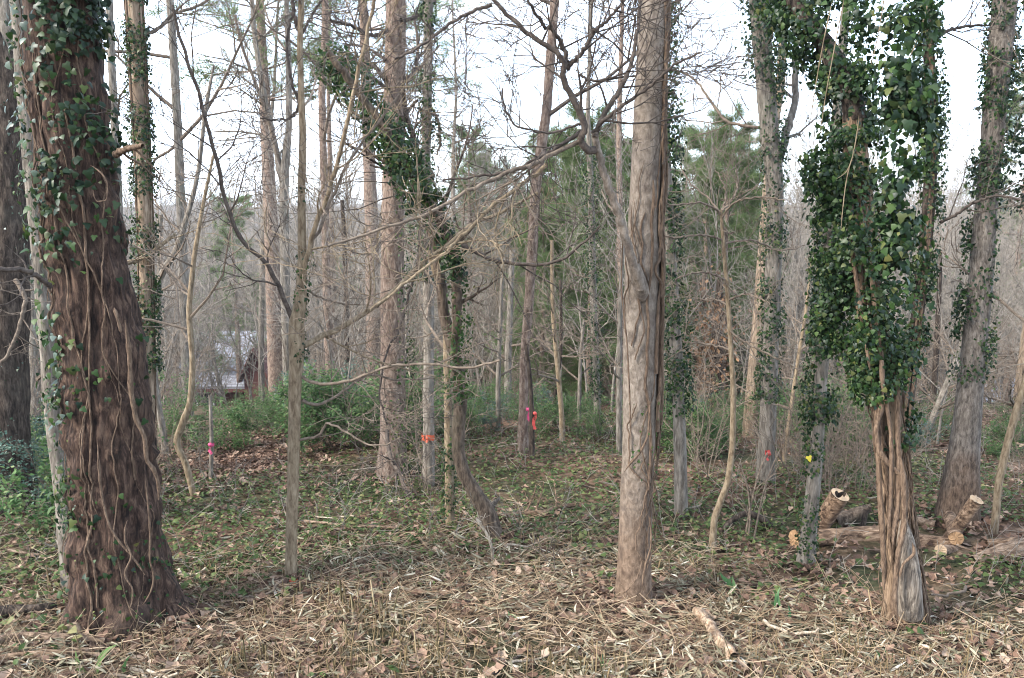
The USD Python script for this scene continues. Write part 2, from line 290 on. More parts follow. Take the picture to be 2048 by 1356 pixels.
leafy('stubble', [(0, (.05, .045, .02)), (.4, (.11, .082, .04)), (.8, (.21, .15, .08)), (1, (.33, .26, .155))], .6, .05, .3)
leafy('green_blades', [(0, (.03, .085, .035)), (.6, (.07, .15, .05)), (1, (.14, .22, .08))], .45, .3, .4)
usdkit.material(stage, '/World/Looks/forest_floor', {'tc': ('texture_coordinate', {}), 'n': ('noise_texture', {'scale': .55, 'detail': 6.0, 'roughness': .65}), 'n3': ('noise_texture', {'scale': 22.0, 'detail': 7.0, 'roughness': .75}),
    'v': ('voronoi_texture', {'scale': 16.0, 'randomness': 1.0}), 'sp': ('separate_color', {}), 'r': ('rgb_ramp', {'ramp': [(0, (.045, .026, .017)), (.4, (.11, .065, .042)), (.75, (.175, .11, .075)), (1, (.25, .17, .12))]}),
    'rg': ('rgb_ramp', {'ramp': [(.35, (.035, .045, .02)), (.7, (.075, .07, .038))]}), 'rm': ('rgb_ramp', {'ramp': [(.44, (0, 0, 0)), (.6, (1, 1, 1))]}), 'm': ('mix', {}), 'mul': ('mix', {'mix_type': 'multiply', 'fac': .8}),
    'rd': ('rgb_ramp', {'ramp': [(.3, (.35, .35, .35)), (.65, (1.1, 1.1, 1.1))]}), 'bp': ('bump', {'strength': .8, 'distance': .03}), 'p': ('principled_bsdf', {'roughness': .95, 'specular_ior_level': .1})},
    [('tc.object', 'n.vector'), ('tc.object', 'n3.vector'), ('tc.object', 'v.vector'), ('v.color', 'sp.color'), ('sp.r', 'r.fac'), ('n3.fac', 'rg.fac'), ('n.fac', 'rm.fac'), ('rm.color', 'm.fac'), ('r.color', 'm.color1'), ('rg.color', 'm.color2'),
     ('n3.fac', 'rd.fac'), ('m.color', 'mul.color1'), ('rd.color', 'mul.color2'), ('mul.color', 'p.base_color'), ('n3.fac', 'bp.height'), ('bp.normal', 'p.normal')], surface='p.BSDF')

# ------------------------------------------------------------------ ground, running out to the far ridge
def spread(lo, hi, step, ends, k):
    mid = np.arange(lo, hi + 1e-6, step); g = np.geomspace(step, 1, 1)
    a = hi + np.cumsum(np.geomspace(step * 1.3, (ends[1] - hi) * .12, k)); a = hi + (a - hi) / (a[-1] - hi) * (ends[1] - hi)
    b = lo - np.cumsum(np.geomspace(step * 1.3, (lo - ends[0]) * .12, k)); b = lo + (b - lo) / (b[-1] - lo) * (ends[0] - lo)
    return np.unique(np.r_[b, mid, a])
gx, gy = spread(-9, 9, .11, (-1100, 1100), 60), spread(1.5, 13, .10, (-120, 1500), 80)
GX, GY = np.meshgrid(gx, gy); V = np.stack([GX, GY, ground(GX, GY)], -1).reshape(-1, 3)
k, j = np.meshgrid(np.arange(len(gy) - 1), np.arange(len(gx) - 1), indexing='ij'); w = len(gx)
q = np.stack([k * w + j, k * w + j + 1, (k + 1) * w + j + 1, (k + 1) * w + j], -1).reshape(-1, 4)
lone('ground', (V, np.vstack([q[:, [0, 1, 2]], q[:, [0, 2, 3]]])), 'forest_floor', 'leaf covered woodland floor falling away from the camera', 'ground', kind='structure', smooth=True)
# ------------------------------------------------------------------ houses down the slope
def house(name, label, x0, x1, Y, depth, z_eave, z_ridge, wall, roof, gable=None, white=None, yaw=0.0):
    """Ridge runs across the view; the near roof slope faces the camera."""
    cx = (x0 + x1) / 2; zb = float(ground(cx, Y + depth / 2)) - 1.2
    t = Thing(name, label, 'house', (cx, Y, zb)); ym = Y + depth / 2
    for lo, hi in (((x0, Y, zb), (x1, Y + .2, z_eave)), ((x0, Y + depth - .2, zb), (x1, Y + depth, z_eave)), ((x0, Y + .203, zb), (x0 + .2, Y + depth - .203, z_eave)), ((x1 - .2, Y + .203, zb), (x1, Y + depth - .203, z_eave))):
        t.part('wall', box(lo, hi), wall)
    for x in (x0, x1 - .2):
        t.part('gable', prism([(x, Y + .1, z_eave + .003), (x, Y + depth - .1, z_eave + .003), (x, ym, z_ridge - .06)], np.array([.2, 0, 0])), wall)
    ov = .45
    for sgn, ye in ((1, Y - ov), (-1, Y + depth + ov)):
        dz = (z_ridge - z_eave) / (depth / 2) * ov
        t.part('roof', prism([(x0 - ov, ye, z_eave - dz + .06), (x1 + ov, ye, z_eave - dz + .06), (x1 + ov, ym, z_ridge + .06), (x0 - ov, ym, z_ridge + .06)], np.array([0, 0, .14])), roof)
        t.part('fascia', box((x0 - ov, ye - .04 * sgn if sgn > 0 else ye, z_eave - dz - .13), (x1 + ov, ye if sgn > 0 else ye + .04, z_eave - dz + .055)), 'trim_paint' if wall != 'red_brown_boards' else wall)
    n = max(2, int((x1 - x0) / 2.6))
    for i in range(n):
        xx = x0 + (x1 - x0) * (i + .5) / n
        f = t.part('window', box((xx - .5, Y - .06, z_eave - 1.75), (xx + .5, Y - .003, z_eave - .45)), 'trim_paint')
        t.part('pane', box((xx - .42, Y - .075, z_eave - 1.67), (xx + .42, Y - .062, z_eave - .53)), 'window_glass', under=f)
    return t, zb
def along(px, Y): return (px - 1024) / FPX * Y / ray(px, 700)[1]
Y1 = 44.0
a = at(360, 768, Y1); r1 = at(420, 668, Y1 + 4.2)
h1, zb1 = house('house', 'house with broad grey shingle roof and red-brown front gable down the slope', along(352, Y1), along(566, Y1), Y1, 8.4, a[2], r1[2], 'red_brown_boards', 'grey_shingles')
gx0, gx1 = along(484, Y1 - 1), along(537, Y1 - 1); gp, gb = at(508, 700, Y1 - 1.2), at(508, 752, Y1 - 1.2)
h1.part('front_gable', prism([(gx0 + .1, Y1 - 1.2, zb1), (gx1 - .1, Y1 - 1.2, zb1), (gx1 - .1, Y1 - 1.2, gb[2]), ((gx0 + gx1) / 2, Y1 - 1.2, gp[2]), (gx0 + .1, Y1 - 1.2, gb[2])], np.array([0, 2.4, 0])), 'red_brown_boards')
for sx in (gx0, gx1):
    m = (gx0 + gx1) / 2; e = sx + (sx - m) * .25; ez = gb[2] - (gp[2] - gb[2]) * .25
    h1.part('gable_roof', prism([(e, Y1 - 1.5, ez + .03), (m, Y1 - 1.5, gp[2] + .03), (m, Y1 + 2.4, gp[2] + .03), (e, Y1 + 2.4, ez + .03)], np.array([0, 0, .12])), 'red_brown_boards')
h1.part('garage_door', box((along(534, Y1), Y1 - .5, at(540, 790, Y1)[2]), (along(562, Y1), Y1 - .42, at(540, 752, Y1)[2])), 'white_siding', label='white panel beside the gable')
Y2 = 62.0
house('house', 'white sided house with blue-grey roof glimpsed through the middle of the wood', along(690, Y2), along(985, Y2), Y2, 9, at(800, 690, Y2)[2], at(800, 655, Y2 + 4.5)[2], 'white_siding', 'grey_shingles')
Y3 = 40.0
house('house', 'pale house with grey roof and white eave behind the stout ivied trunk at right', along(1972, Y3), along(2230, Y3), Y3, 8, at(2000, 815, Y3)[2], at(2000, 745, Y3 + 4)[2], 'white_siding', 'grey_shingles')
Y4 = 42.0
house('house', 'low house with grey roof behind the big ivied trunk at far left', along(-160, Y4), along(118, Y4), Y4, 8, at(80, 815, Y4)[2], at(80, 730, Y4 + 4)[2], 'cream_siding', 'grey_shingles')

# ------------------------------------------------------------------ trees traced one by one
def tree(name, label, pts, mat, Y=None, height=13.0, seed=0, rings=140, sides=26, lean=(0, 0), taper=.35, crown=None, ybend=None, cat='tree', twig='twig_bark', group=None, **kw):
    rg = np.random.default_rng(seed)
    if Y is None: Y = float(hit(pts[0][0], pts[0][1])[1])
    P = [at(px, py, Y + (ybend[i] if ybend else 0)) for i, (px, py, w) in enumerate(pts)]; R = [w / 2 * pxm(py, Y) for px, py, w in pts]
    zg = float(ground(P[0][0], P[0][1]))
    if P[0][2] > zg + .02:
        P.insert(0, np.array([P[0][0], P[0][1], zg - .12])); R.insert(0, R[0] * 1.06)
    else: P[0] = P[0] - [0, 0, .12]
    base = np.array([P[0][0], P[0][1], zg])
    if height and P[-1][2] < height:
        d = norm(P[-1] - P[-2]); d = norm(d + [lean[0], lean[1], .5]); n = 4
        for k in range(n):
            d = norm(d + rg.normal(0, .05, 3) + [0, 0, .1]); P.append(P[-1] + d * (height - P[-1][2]) / max(n - k, 1) / max(d[2], .4)); R.append(R[-1] * taper ** (1 / n))
    t = Thing(name, label, cat, base, group)
    tr = Trunk(P, R, rings, sides, seed, **kw)
    t.part('trunk', tr.vf, mat, True)
    t.Y, t.tr, t.rg = Y, tr, rg
    if crown:
        n, z0, L, lv = crown; out = []
        ok = np.where(tr.P[:, 2] > z0)[0]
        for i in range(n):
            k = ok[min(int((i + rg.random()) / n * len(ok)), len(ok) - 1)]; az = rg.uniform(0, 2 * np.pi)
            f = 1 - .6 * (tr.P[k, 2] - z0) / max(height - z0, 1)
            d = np.array([math.cos(az), math.sin(az), rg.uniform(.1, .9)])
            grow(rg, tr.P[k], d, L * f * rg.uniform(.6, 1.2), min(tr.R[k] * .4, .05) * f + .004, 2 if z0 > 4 else lv, out, kids=(5, 5, 3), wig=.15, rmin=.0024)
        t.part('crown', wood(out), twig)
    return t
def limb(t, pts, w0, w1, mat='twig_bark', twigs=(6, 2), Lt=.7, dy=0.0, dy1=0.0, name='branch', seed=0, label=None, n=26, up=.0, sides=8):
    """A branch along photo pixels, leaving the trunk plane by dy1 metres at its tip, with its side twigs."""
    rg = np.random.default_rng(seed + 100); N = len(pts)
    P = np.array([at(px, py, t.Y + dy + (dy1 - dy) * i / (N - 1)) for i, (px, py) in enumerate(pts)])
    m = pxm(pts[0][1], t.Y); P, R, u = smoothline(P, np.linspace(w0 / 2 * m, w1 / 2 * m, N), n)
    P[1:-1] += rg.normal(0, .003, (n - 2, 3)); out = []
    k, lv = twigs
    for i in range(k):
        q = int((.12 + .86 * (i + rg.random()) / k) * (n - 2)); d = norm(P[q + 1] - P[q]); sd = norm(np.cross(d, rg.normal(size=3)))
        grow(rg, P[q], d * .6 + sd * .8 + [0, 0, up], Lt * rg.uniform(.5, 1.3), max(R[q] * .45, .0024), lv, out, kids=(5, 4), wig=.18, rmin=.0016)
    parts = [tubes([P], [R], sides)]
    if out: parts.append(wood(out, (3, 4, 4)))
    return t.part(name, join(parts), mat, True, label=label)
def vines(t, n, u=(0, 1), th=(0, 6.28), r=(.004, .012), seed=0, mat='vine_bark', wig=.1, off=.4, K=44, gap=.0, count_len=(.3, 1.0)):
    rg = np.random.default_rng(seed + 7); tr = t.tr
    for i in range(n):
        L = rg.uniform(*count_len) * (u[1] - u[0]); u0 = rg.uniform(u[0], max(u[1] - L, u[0] + 1e-4)); us = np.linspace(u0, u0 + L, K)
        a = rg.uniform(*th) + np.cumsum(rg.normal(0, wig, K)) * .8; a = np.convolve(np.pad(a, 2, 'edge'), np.ones(5) / 5, 'valid')
        rad = rg.uniform(*r) * (.75 + .5 * meshkit.noise(np.stack([us * 30, np.full(K, i), np.zeros(K)], 1), seed)); rad[-4:] *= [.9, .7, .5, .3]
        P, nn = tr.surf(us, a, rad * off + gap * meshkit.noise(np.stack([us * 25, np.full(K, i + .5), np.ones(K)], 1), seed))
        t.part('vine', tubes([P], [rad], 6), mat, True)
def ivy(t, P, N, size, mats=('ivy_leaf',), singles=0, seed=0, tm=IVYS, droop=.9, jit=.55, label=None):
    """Leaves at P facing N: the ones that show largest are separate leaves, the rest one mass."""
    rg = np.random.default_rng(seed + 3); n = len(P); size = size * (.54 if t.path == '/World/tree' else .42); tm = KITE if t.Y > 5.4 else tm
    nn = norm(N + rg.normal(0, jit, (n, 3)) + [0, -.15, .25]); al = norm(np.array([0, 0, -droop]) + N * .35 + rg.normal(0, .5, (n, 3)))
    S = size * rg.uniform(.4, 1.45, n)
    ang = S / np.linalg.norm(P - EYE, axis=1) * np.where((N @ norm(EYE - P.mean(0))) > -.1, 1, .3)
    px = (P - EYE) @ CR / ((P - EYE) @ CF) * FPX + 1024; py = 678 - (P - EYE) @ CU / ((P - EYE) @ CF) * FPX
    ang = np.where((px > 0) & (px < 2048) & (py > 0) & (py < 1356), ang, 0)
    order = np.argsort(-ang); one = order[:singles]; rest = order[singles:]
    path = None
    for i, mt in enumerate(mats):
        sel = rest[i::len(mats)]
        if len(sel) == 0: continue
        m, rnd = scatter(tm, P[sel], nn[sel], al[sel], S[sel], rg)
        q = t.part('ivy', m, mt, True, rnd, kind='stuff', label=label); path = path or q
    for j, s in enumerate(one):
        m, rnd = scatter(IVY, P[s:s + 1], nn[s:s + 1], al[s:s + 1], S[s:s + 1], rg)
        put(numbered(path, 'leaf'), (m[0] - t.base, m[1]), mats[j % len(mats)], True, rnd)
def on_bark(t, n, u, th=(0, 6.28), off=(.005, .05), clump=.0, cs=3.0, seed=0):
    rg = np.random.default_rng(seed + 17); us = rg.uniform(u[0], u[1], n * 3); a = rg.uniform(th[0], th[1], n * 3)
    P, N = t.tr.surf(us, a, rg.uniform(off[0], off[1], n * 3) ** 1.0)
    keep = meshkit.fbm(P * cs, 3, seed) + rg.normal(0, .07, len(P)) > clump; return P[keep][:n], N[keep][:n]
def along_px(t, pts, n, r0, r1, seed=0, clump=.0, dy=0.0, dy1=None, cs=2.5, hang=0.0):
    """Leaves round a line given in photo pixels; r0 (core) and r1 (outer) in pixels."""
    n = int(n * 2.4); rg = np.random.default_rng(seed + 27); dy1 = dy if dy1 is None else dy1; K = len(pts)
    A = np.array([at(px, py, t.Y + dy + (dy1 - dy) * i / (K - 1)) for i, (px, py) in enumerate(pts)])
    C, _, _ = smoothline(A, np.ones(K), 60); m = pxm(500, t.Y)
    s = rg.uniform(0, 58.99, n * 3); i = s.astype(int); f = (s - i)[:, None]; c = C[i] * (1 - f) + C[i + 1] * f
    T = norm(C[i + 1] - C[i]); a = norm(np.cross(T, [0.2, 1.0, .1])); b = np.cross(T, a); ph = rg.uniform(0, 6.283, n * 3)
    wob = .55 + .9 * meshkit.fbm(np.stack([s * .12, np.cos(ph) * .8, np.sin(ph) * .8 + seed], 1), 2, seed)
    r = (r0 + (r1 - r0) * wob * (rg.random(n * 3) ** .8 + .5 * (rg.random(n * 3) < .10) * rg.random(n * 3))) * m; N = np.cos(ph)[:, None] * a + np.sin(ph)[:, None] * b
    P = c + r[:, None] * N - np.array([0, 0, 1]) * (hang * rg.random(n * 3) ** 2)[:, None]
    keep = meshkit.fbm(P * cs * 1.6, 3, seed + 5) + rg.normal(0, .07, len(P)) > clump; return P[keep][:n], N[keep][:n]
# --- big ivied trunk at the left
T1 = tree('tree', 'massive dark furrowed trunk wrapped in ivy and bare vines, thickest in the wood', [(262, 1238, 188), (246, 1180, 178), (236, 1080, 172), (228, 960, 168), (216, 800, 168), (190, 600, 152), (164, 430, 148), (144, 250, 140), (127, 80, 140), (120, -60, 138)],
          'furrowed_bark', height=15, seed=1, rings=360, sides=160, ridge=.17, fx=13, fz=6, lump=.05, flare=.45, flare_h=.2, crown=(16, 4.5, 3.6, 3), taper=.4)
fr = T1.tr.towards(np.array([0, -1.0, 0]))
vis = .215                                                   # share of the trunk that stands inside the picture
vines(T1, 7, (0.0, vis), (fr - 1.5, fr + 1.2), (.0015, .004), 1, wig=.12, gap=.02, K=60, count_len=(.25, .8))
vines(T1, 3, (0.0, vis), (fr - 1.4, fr + .5), (.003, .007), 2, wig=.07, gap=.01, K=60, count_len=(.4, .9))
def free_vine(t, pts, r0, r1, mat='vine_bark', dy=-.3, name='vine', label=None, dy1=None):
    K = len(pts); dy1 = dy if dy1 is None else dy1
    P = np.array([at(px, py, t.Y + dy + (dy1 - dy) * i / (K - 1)) for i, (px, py) in enumerate(pts)]); P, R, _ = smoothline(P, np.linspace(r0, r1, K), 60)
    R = R * (.75 + .5 * meshkit.noise(P * 30)) * np.clip(np.arange(60) / 9 + .12, 0, 1) * np.clip((59 - np.arange(60)) / 6 + .25, 0, 1); t.part(name, tubes([P], [R], 8), mat, True, label=label)
free_vine(T1, [(250, 640), (258, 700), (262, 780), (270, 830), (290, 880), (294, 920), (308, 940), (316, 965), (317, 1000)], .012, .010, dy=-.27, dy1=-.12, label='thick pale vine twisting down the right edge of the trunk')
free_vine(T1, [(228, 615), (236, 640), (242, 665)], .009, .007, 'vine_bark', dy=-.30)
free_vine(T1, [(195, 880), (200, 960), (215, 1040), (236, 1080), (262, 1110), (290, 1150)], .006, .005, dy=-.33)
free_vine(T1, [(255, 1040), (250, 1080), (262, 1110), (250, 1150), (265, 1180), (258, 1220)], .005, .004, dy=-.34)
free_vine(T1, [(290, 960), (300, 1060), (300, 1120), (307, 1150), (285, 1210)], .005, .004, dy=-.24)
free_vine(T1, [(180, 330), (215, 370), (212, 400), (196, 403), (186, 380)], .0035, .002, dy=-.32)
P, N = on_bark(T1, 900, (.045, vis), (fr - 1.7, fr + 1.7), (.01, .07), .575, 3.2, 3); ivy(T1, P, N, .055, ('ivy_leaf', 'ivy_leaf_light'), 200, 1)
P, N = on_bark(T1, 800, (.125, vis), (fr - .4, fr + 1.7), (.01, .08), .56, 2.6, 4); ivy(T1, P, N, .06, ('ivy_leaf',), 90, 2)
P, N = on_bark(T1, 260, (0, .09), (fr - 1.7, fr + 1.6), (.01, .04), .5, 3.2, 5); ivy(T1, P, N, .042, ('ivy_leaf', 'ivy_leaf_light'), 0, 3)
P, N = on_bark(T1, 300, (.07, vis), (fr - 1.8, fr - .2), (.03, .09), .45, 2.2, 6); ivy(T1, P, N, .055, ('ivy_leaf_grey', 'ivy_leaf_light'), 10, 4)
limb(T1, [(232, 310), (250, 300), (285, 292)], 14, 9, 'vine_bark', (2, 1), .25, -.1, -.2, seed=1)
limb(T1, [(100, 575), (70, 550), (30, 538), (-30, 540)], 10, 8, 'dark_twig_bark', (3, 1), .3, -.3, -.6, seed=2)
# --- slim grey stem just left of it, and the dark tree at the edge
T1b = tree('tree', 'slim grey trunk leaning away close to the left side of the thickest trunk', [(160, 1165, 52), (142, 1080, 44), (124, 950, 36), (108, 840, 33), (92, 640, 32), (72, 420, 32), (52, 200, 32), (36, 0, 30)], 'gray_bark', Y=T1.Y + .45, height=12, seed=2, rings=150, ridge=.1, flare=.25, crown=(8, 4, 2.4, 3))
P, N = on_bark(T1b, 300, (0, .26), off=(.0, .03), clump=.5, seed=7); ivy(T1b, P, N, .04, ('ivy_leaf',), 30, 5)
T0 = tree('tree', 'stout dark forked tree cut by the left picture edge', [(14, 1010, 112), (12, 850, 84), (16, 640, 76), (20, 420, 76), (22, 250, 76), (20, 165, 84), (-25, 20, 60), (-60, -60, 56)], 'dark_bark', height=14, seed=3, rings=180, sides=48, ridge=.12, fx=16, flare=.3, crown=(10, 5, 3, 3))
limb(T0, [(28, 170), (24, 110), (18, 40), (0, -30)], 60, 44, 'gray_bark', (0, 0), sides=14)
limb(T0, [(50, 180), (62, 90), (70, 20), (72, -40)], 30, 26, 'gray_bark', (0, 0), dy=.2, dy1=.4, sides=12)
limb(T0, [(30, 560), (50, 600), (42, 640), (25, 690), (0, 730)], 9, 6, 'twig_bark', (4, 2), .5, -.4, -.5, seed=3)
P, N = on_bark(T0, 350, (0, .28), off=(.0, .03), clump=.52, seed=8); ivy(T0, P, N, .04, ('ivy_leaf', 'ivy_leaf_grey'), 40, 6)
# --- ivied pole behind the big trunk
T2 = tree('tree', 'straight ivy clad pole standing right behind the thickest trunk', [(296, 960, 34), (294, 800, 30), (292, 600, 30), (288, 400, 31), (278, 200, 32), (267, 0, 34), (262, -60, 32)], 'tan_bark', Y=7.4, height=13, seed=4, rings=150, crown=(8, 4.6, 2.4, 3))
vines(T2, 14, (0, .5), r=(.004, .01), seed=4)
P, N = along_px(T2, [(267, -40), (276, 150), (286, 380), (294, 560), (300, 740)], 2000, 14, 27, 9, .43); ivy(T2, P, N, .062, ('ivy_leaf', 'ivy_leaf', 'ivy_leaf_light'), 150, 7)
limb(T2, [(250, 528), (285, 515), (325, 488), (352, 468)], 10, 6, 'sapling_bark', (3, 1), .4, -.2, .1, seed=5)
limb(T2, [(290, 68), (320, 55), (345, 30), (400, 10), (440, -20)], 8, 5, 'twig_bark', (8, 2), .8, 0, .5, seed=6)
# --- grey poles between the left trunk and the sapling
T3 = tree('tree', 'pale grey slender trunk rising straight above the grey roof', [(378, 860, 22), (370, 640, 20), (362, 420, 18), (353, 210, 17), (340, 0, 15)], 'gray_bark', Y=12.5, height=15, seed=5, rings=110, sides=14, crown=(16, 2.5, 2.8, 3))
limb(T3, [(362, 275), (340, 300), (310, 320), (300, 345)], 7, 4, 'twig_bark', (5, 2), .8, seed=7)
T3b = tree('tree', 'crooked knobbly sapling with a kinked stem in front of the grey roof', [(390, 996, 15), (372, 930, 13), (354, 885, 14), (366, 845, 15), (380, 804, 13), (384, 708, 11), (379, 642, 11), (386, 535, 10), (399, 450, 8), (412, 380, 7), (430, 300, 5)], 'sapling_bark', height=0, seed=6, rings=130, sides=12, crown=(14, .6, 1.4, 2))
T3c = tree('tree', 'pale sinuous sapling curving up between the ivied pole and the grey trunk', [(330, 900, 14), (310, 760, 13), (303, 627, 13), (310, 583, 13), (325, 546, 13), (352, 500, 12), (369, 450, 11), (395, 350, 9), (410, 230, 8), (428, 130, 5)], 'gray_bark', Y=8.4, height=0, seed=7, rings=130, sides=12, crown=(12, .9, 1.6, 2))
T4 = tree('tree', 'grey trunk that forks into two thin leaders against the sky', [(578, 800, 21), (572, 640, 19), (569, 480, 19), (568, 370, 19), (578, 240, 13), (577, 120, 12), (573, 0, 10)], 'gray_bark', Y=13.5, height=14, seed=8, rings=110, sides=14, crown=(12, 3, 2.6, 3))
limb(T4, [(566, 375), (552, 300), (530, 200), (513, 100), (505, 20), (503, -30)], 13, 8, 'gray_bark', (9, 2), 1.2, seed=8)
limb(T4, [(562, 350), (545, 270), (520, 190), (490, 110), (470, 30)], 8, 5, 'twig_bark', (9, 2), 1.2, 0, -.4, seed=9)
T6 = tree('tree', 'tall thin grey-brown trunk right beside the yellowish sapling', [(664, 840, 20), (656, 640, 18), (650, 420, 16), (644, 210, 15), (650, 60, 14), (650, -20, 13)], 'pine_bark', Y=13.0, height=15, seed=9, rings=110, sides=14, crown=(12, 2.8, 2.6, 3))
# --- yellowish sapling
T5 = tree('tree', 'yellowish forked sapling with long arching branches and an orange ribbon at its foot', [(580, 1158, 27), (583, 1080, 23), (586, 980, 24), (588, 880, 24), (590, 770, 26), (593, 690, 32), (593, 650, 30), (601, 600, 24), (604, 500, 17), (603, 400, 16), (605, 250, 14), (600, 120, 12), (603, 0, 12), (604, -50, 11)], 'sapling_bark', height=6.5, seed=10, rings=220, sides=22, ridge=.05, lump=.07, flare=.2, flare_h=.12, crown=(7, 2.4, 1.2, 2))
limb(T5, [(584, 640), (565, 592), (530, 522), (488, 486), (460, 432), (430, 310), (405, 215), (368, 100), (345, 10)], 10, 5, 'dark_twig_bark', (10, 2), .5, 0, -.4, seed=10)
limb(T5, [(606, 692), (640, 676), (700, 644), (760, 606), (830, 540), (890, 492), (940, 452), (1010, 420), (1075, 385)], 13, 6, 'sapling_bark', (9, 2), .6, 0, .6, seed=11)
limb(T5, [(606, 590), (614, 510), (640, 430), (664, 365), (690, 260), (715, 150), (745, 20), (752, -30)], 10, 6, 'sapling_bark', (7, 2), .6, 0, -.3, seed=12)
limb(T5, [(612, 520), (650, 430), (705, 310), (760, 240), (820, 160), (880, 90)], 7, 4, 'twig_bark', (8, 2), .6, 0, .4, seed=13)
limb(T5, [(606, 755), (640, 768), (700, 760), (770, 736), (840, 728), (930, 735), (1000, 720)], 7, 4, 'twig_bark', (8, 2), .5, 0, -.4, seed=14)
limb(T5, [(604, 800), (640, 808), (690, 780), (740, 750), (800, 760), (870, 756)], 7, 3, 'twig_bark', (6, 2), .5, 0, .4, seed=15)
limb(T5, [(600, 880), (640, 868), (655, 845), (700, 868), (740, 890), (800, 875)], 6, 3, 'twig_bark', (5, 2), .5, 0, -.2, seed=16)
limb(T5, [(608, 640), (612, 580), (650, 600), (720, 610)], 6, 3, 'twig_bark', (5, 2), .5, 0, .3, seed=17)
limb(T5, [(603, 200), (570, 240), (520, 236)], 6, 3, 'dark_twig_bark', (5, 2), .5, seed=18)
limb(T5, [(606, 65), (625, 30), (650, -10)], 6, 4, 'dark_twig_bark', (3, 2), .5, seed=19)
limb(T5, [(596, 60), (585, 0), (584, -40)], 8, 6, 'dark_twig_bark', (1, 1), .5, seed=20)
limb(T5, [(603, 215), (575, 100), (586, 20)], 6, 5, 'dark_twig_bark', (2, 1), .4, seed=21)
P, N = along_px(T5, [(600, 640), (606, 560), (612, 500)], 120, 6, 17, 10); ivy(T5, P, N, .035, ('ivy_leaf', 'ivy_leaf_light'), 30, 8)
P, N = along_px(T5, [(606, 720), (600, 690), (596, 660)], 50, 8, 17, 11); ivy(T5, P, N, .032, ('ivy_leaf',), 15, 9)
P, N = along_px(T5, [(600, 370), (606, 410)], 16, 6, 15, 12); ivy(T5, P, N, .032, ('ivy_leaf',), 6, 10)
# --- pine behind the leaning ivied tree
T7 = tree('tree', 'big scaly barked pine trunk with stubs and ivy low on its side', [(786, 950, 62), (786, 850, 52), (785, 700, 50), (785, 500, 47), (787, 330, 45), (790, 150, 42), (792, 0, 41), (793, -60, 40)], 'pine_bark', height=17, seed=11, rings=220, sides=44, ridge=.11, fx=13, fz=9, flare=.15, crown=(10, 5.5, 3, 3))
for i, (pp, w) in enumerate([([(770, 160), (745, 130), (722, 120)], 9), ([(778, 180), (750, 160), (730, 150), (726, 175)], 8), ([(800, 160), (830, 140), (836, 100), (826, 30)], 9), ([(775, 60), (740, 70), (700, 50), (660, 40)], 9), ([(802, 40), (840, 30), (870, 0)], 9), ([(800, 250), (812, 228), (835, 200)], 10), ([(770, 120), (730, 95), (690, 90)], 7)]):
    limb(T7, pp, w, w * .5, 'dark_twig_bark', (5, 2), .7, -.1, -.5 if i % 2 else .4, seed=30 + i)
P, N = along_px(T7, [(800, 960), (800, 860), (806, 780), (808, 600), (806, 400), (800, 300)], 700, 16, 27, 13, .47); ivy(T7, P, N, .05, ('ivy_leaf', 'ivy_leaf_light'), 60, 11)
P, N = along_px(T7, [(800, 930), (805, 850), (800, 790)], 380, 20, 42, 14); ivy(T7, P, N, .05, ('ivy_leaf_light',), 20, 12)
# --- ivied grey trunk with orange ribbon
T8 = tree('tree', 'straight ivied grey trunk marked with an orange ribbon, right of the big pine', [(858, 970, 26), (857, 800, 23), (857, 600, 22), (851, 400, 21), (853, 250, 20), (856, 100, 19), (858, -40, 18)], 'gray_bark', height=14, seed=12, rings=130, sides=18, crown=(8, 4.5, 2.2, 3))
P, N = along_px(T8, [(858, -30), (855, 120), (852, 250), (850, 400), (852, 560)], 900, 9, 18, 15, .42); ivy(T8, P, N, .05, ('ivy_leaf', 'ivy_leaf_light'), 100, 13)
limb(T8, [(862, 215), (876, 240), (880, 280), (874, 310)], 7, 4, 'twig_bark', (2, 1), .4, seed=40)
P, N = along_px(T8, [(866, 220), (878, 250), (880, 290)], 60, 3, 9, 16); ivy(T8, P, N, .045, ('ivy_leaf',), 0, 14)
# --- leaning ivied tree
T9 = tree('tree', 'dark crooked tree leaning left whose upper half is thick with ivy', [(990, 1078, 44), (975, 1030, 32), (950, 985, 29), (925, 940, 28), (916, 893, 26), (917, 850, 27), (921, 804, 27), (916, 756, 27), (905, 690, 27), (888, 627, 24), (881, 557, 22), (871, 490, 20), (857, 450, 20)], 'brown_bark', height=0, seed=13, rings=230, sides=26, ridge=.14, flare=.2)
limb(T9, [(860, 455), (848, 380), (834, 295), (812, 229), (806, 150)], 16, 9, 'dark_bark', (4, 2), .7, 0, .2, seed=41, sides=12)
limb(T9, [(905, 700), (914, 640), (912, 560), (905, 500), (880, 445), (850, 390), (810, 328), (770, 258), (720, 190), (690, 148), (655, 105)], 21, 12, 'brown_bark', (7, 2), .6, 0, -.4, seed=42, sides=14, n=60, label='long leaning limb smothered in ivy')
limb(T9, [(925, 490), (945, 500), (985, 518), (1030, 528), (1075, 530), (1120, 520), (1160, 490), (1200, 452)], 9, 4, 'dark_twig_bark', (6, 2), .6, -.2, -.5, seed=43)
limb(T9, [(852, 428), (815, 392), (790, 360), (770, 340), (740, 330)], 9, 4, 'dark_twig_bark', (5, 2), .6, seed=44)
limb(T9, [(850, 450), (840, 460), (838, 500), (815, 600), (800, 660), (775, 700), (760, 780), (775, 850)], 6, 3, 'dark_twig_bark', (4, 2), .5, -.3, -.6, seed=45)
P, N = along_px(T9, [(655, 105), (720, 190), (770, 262), (815, 340), (855, 400)], 1500, 8, 42, 17, .36, 0, -.4); ivy(T9, P, N, .058, ('ivy_leaf_light', 'ivy_leaf', 'ivy_leaf_light'), 200, 15)
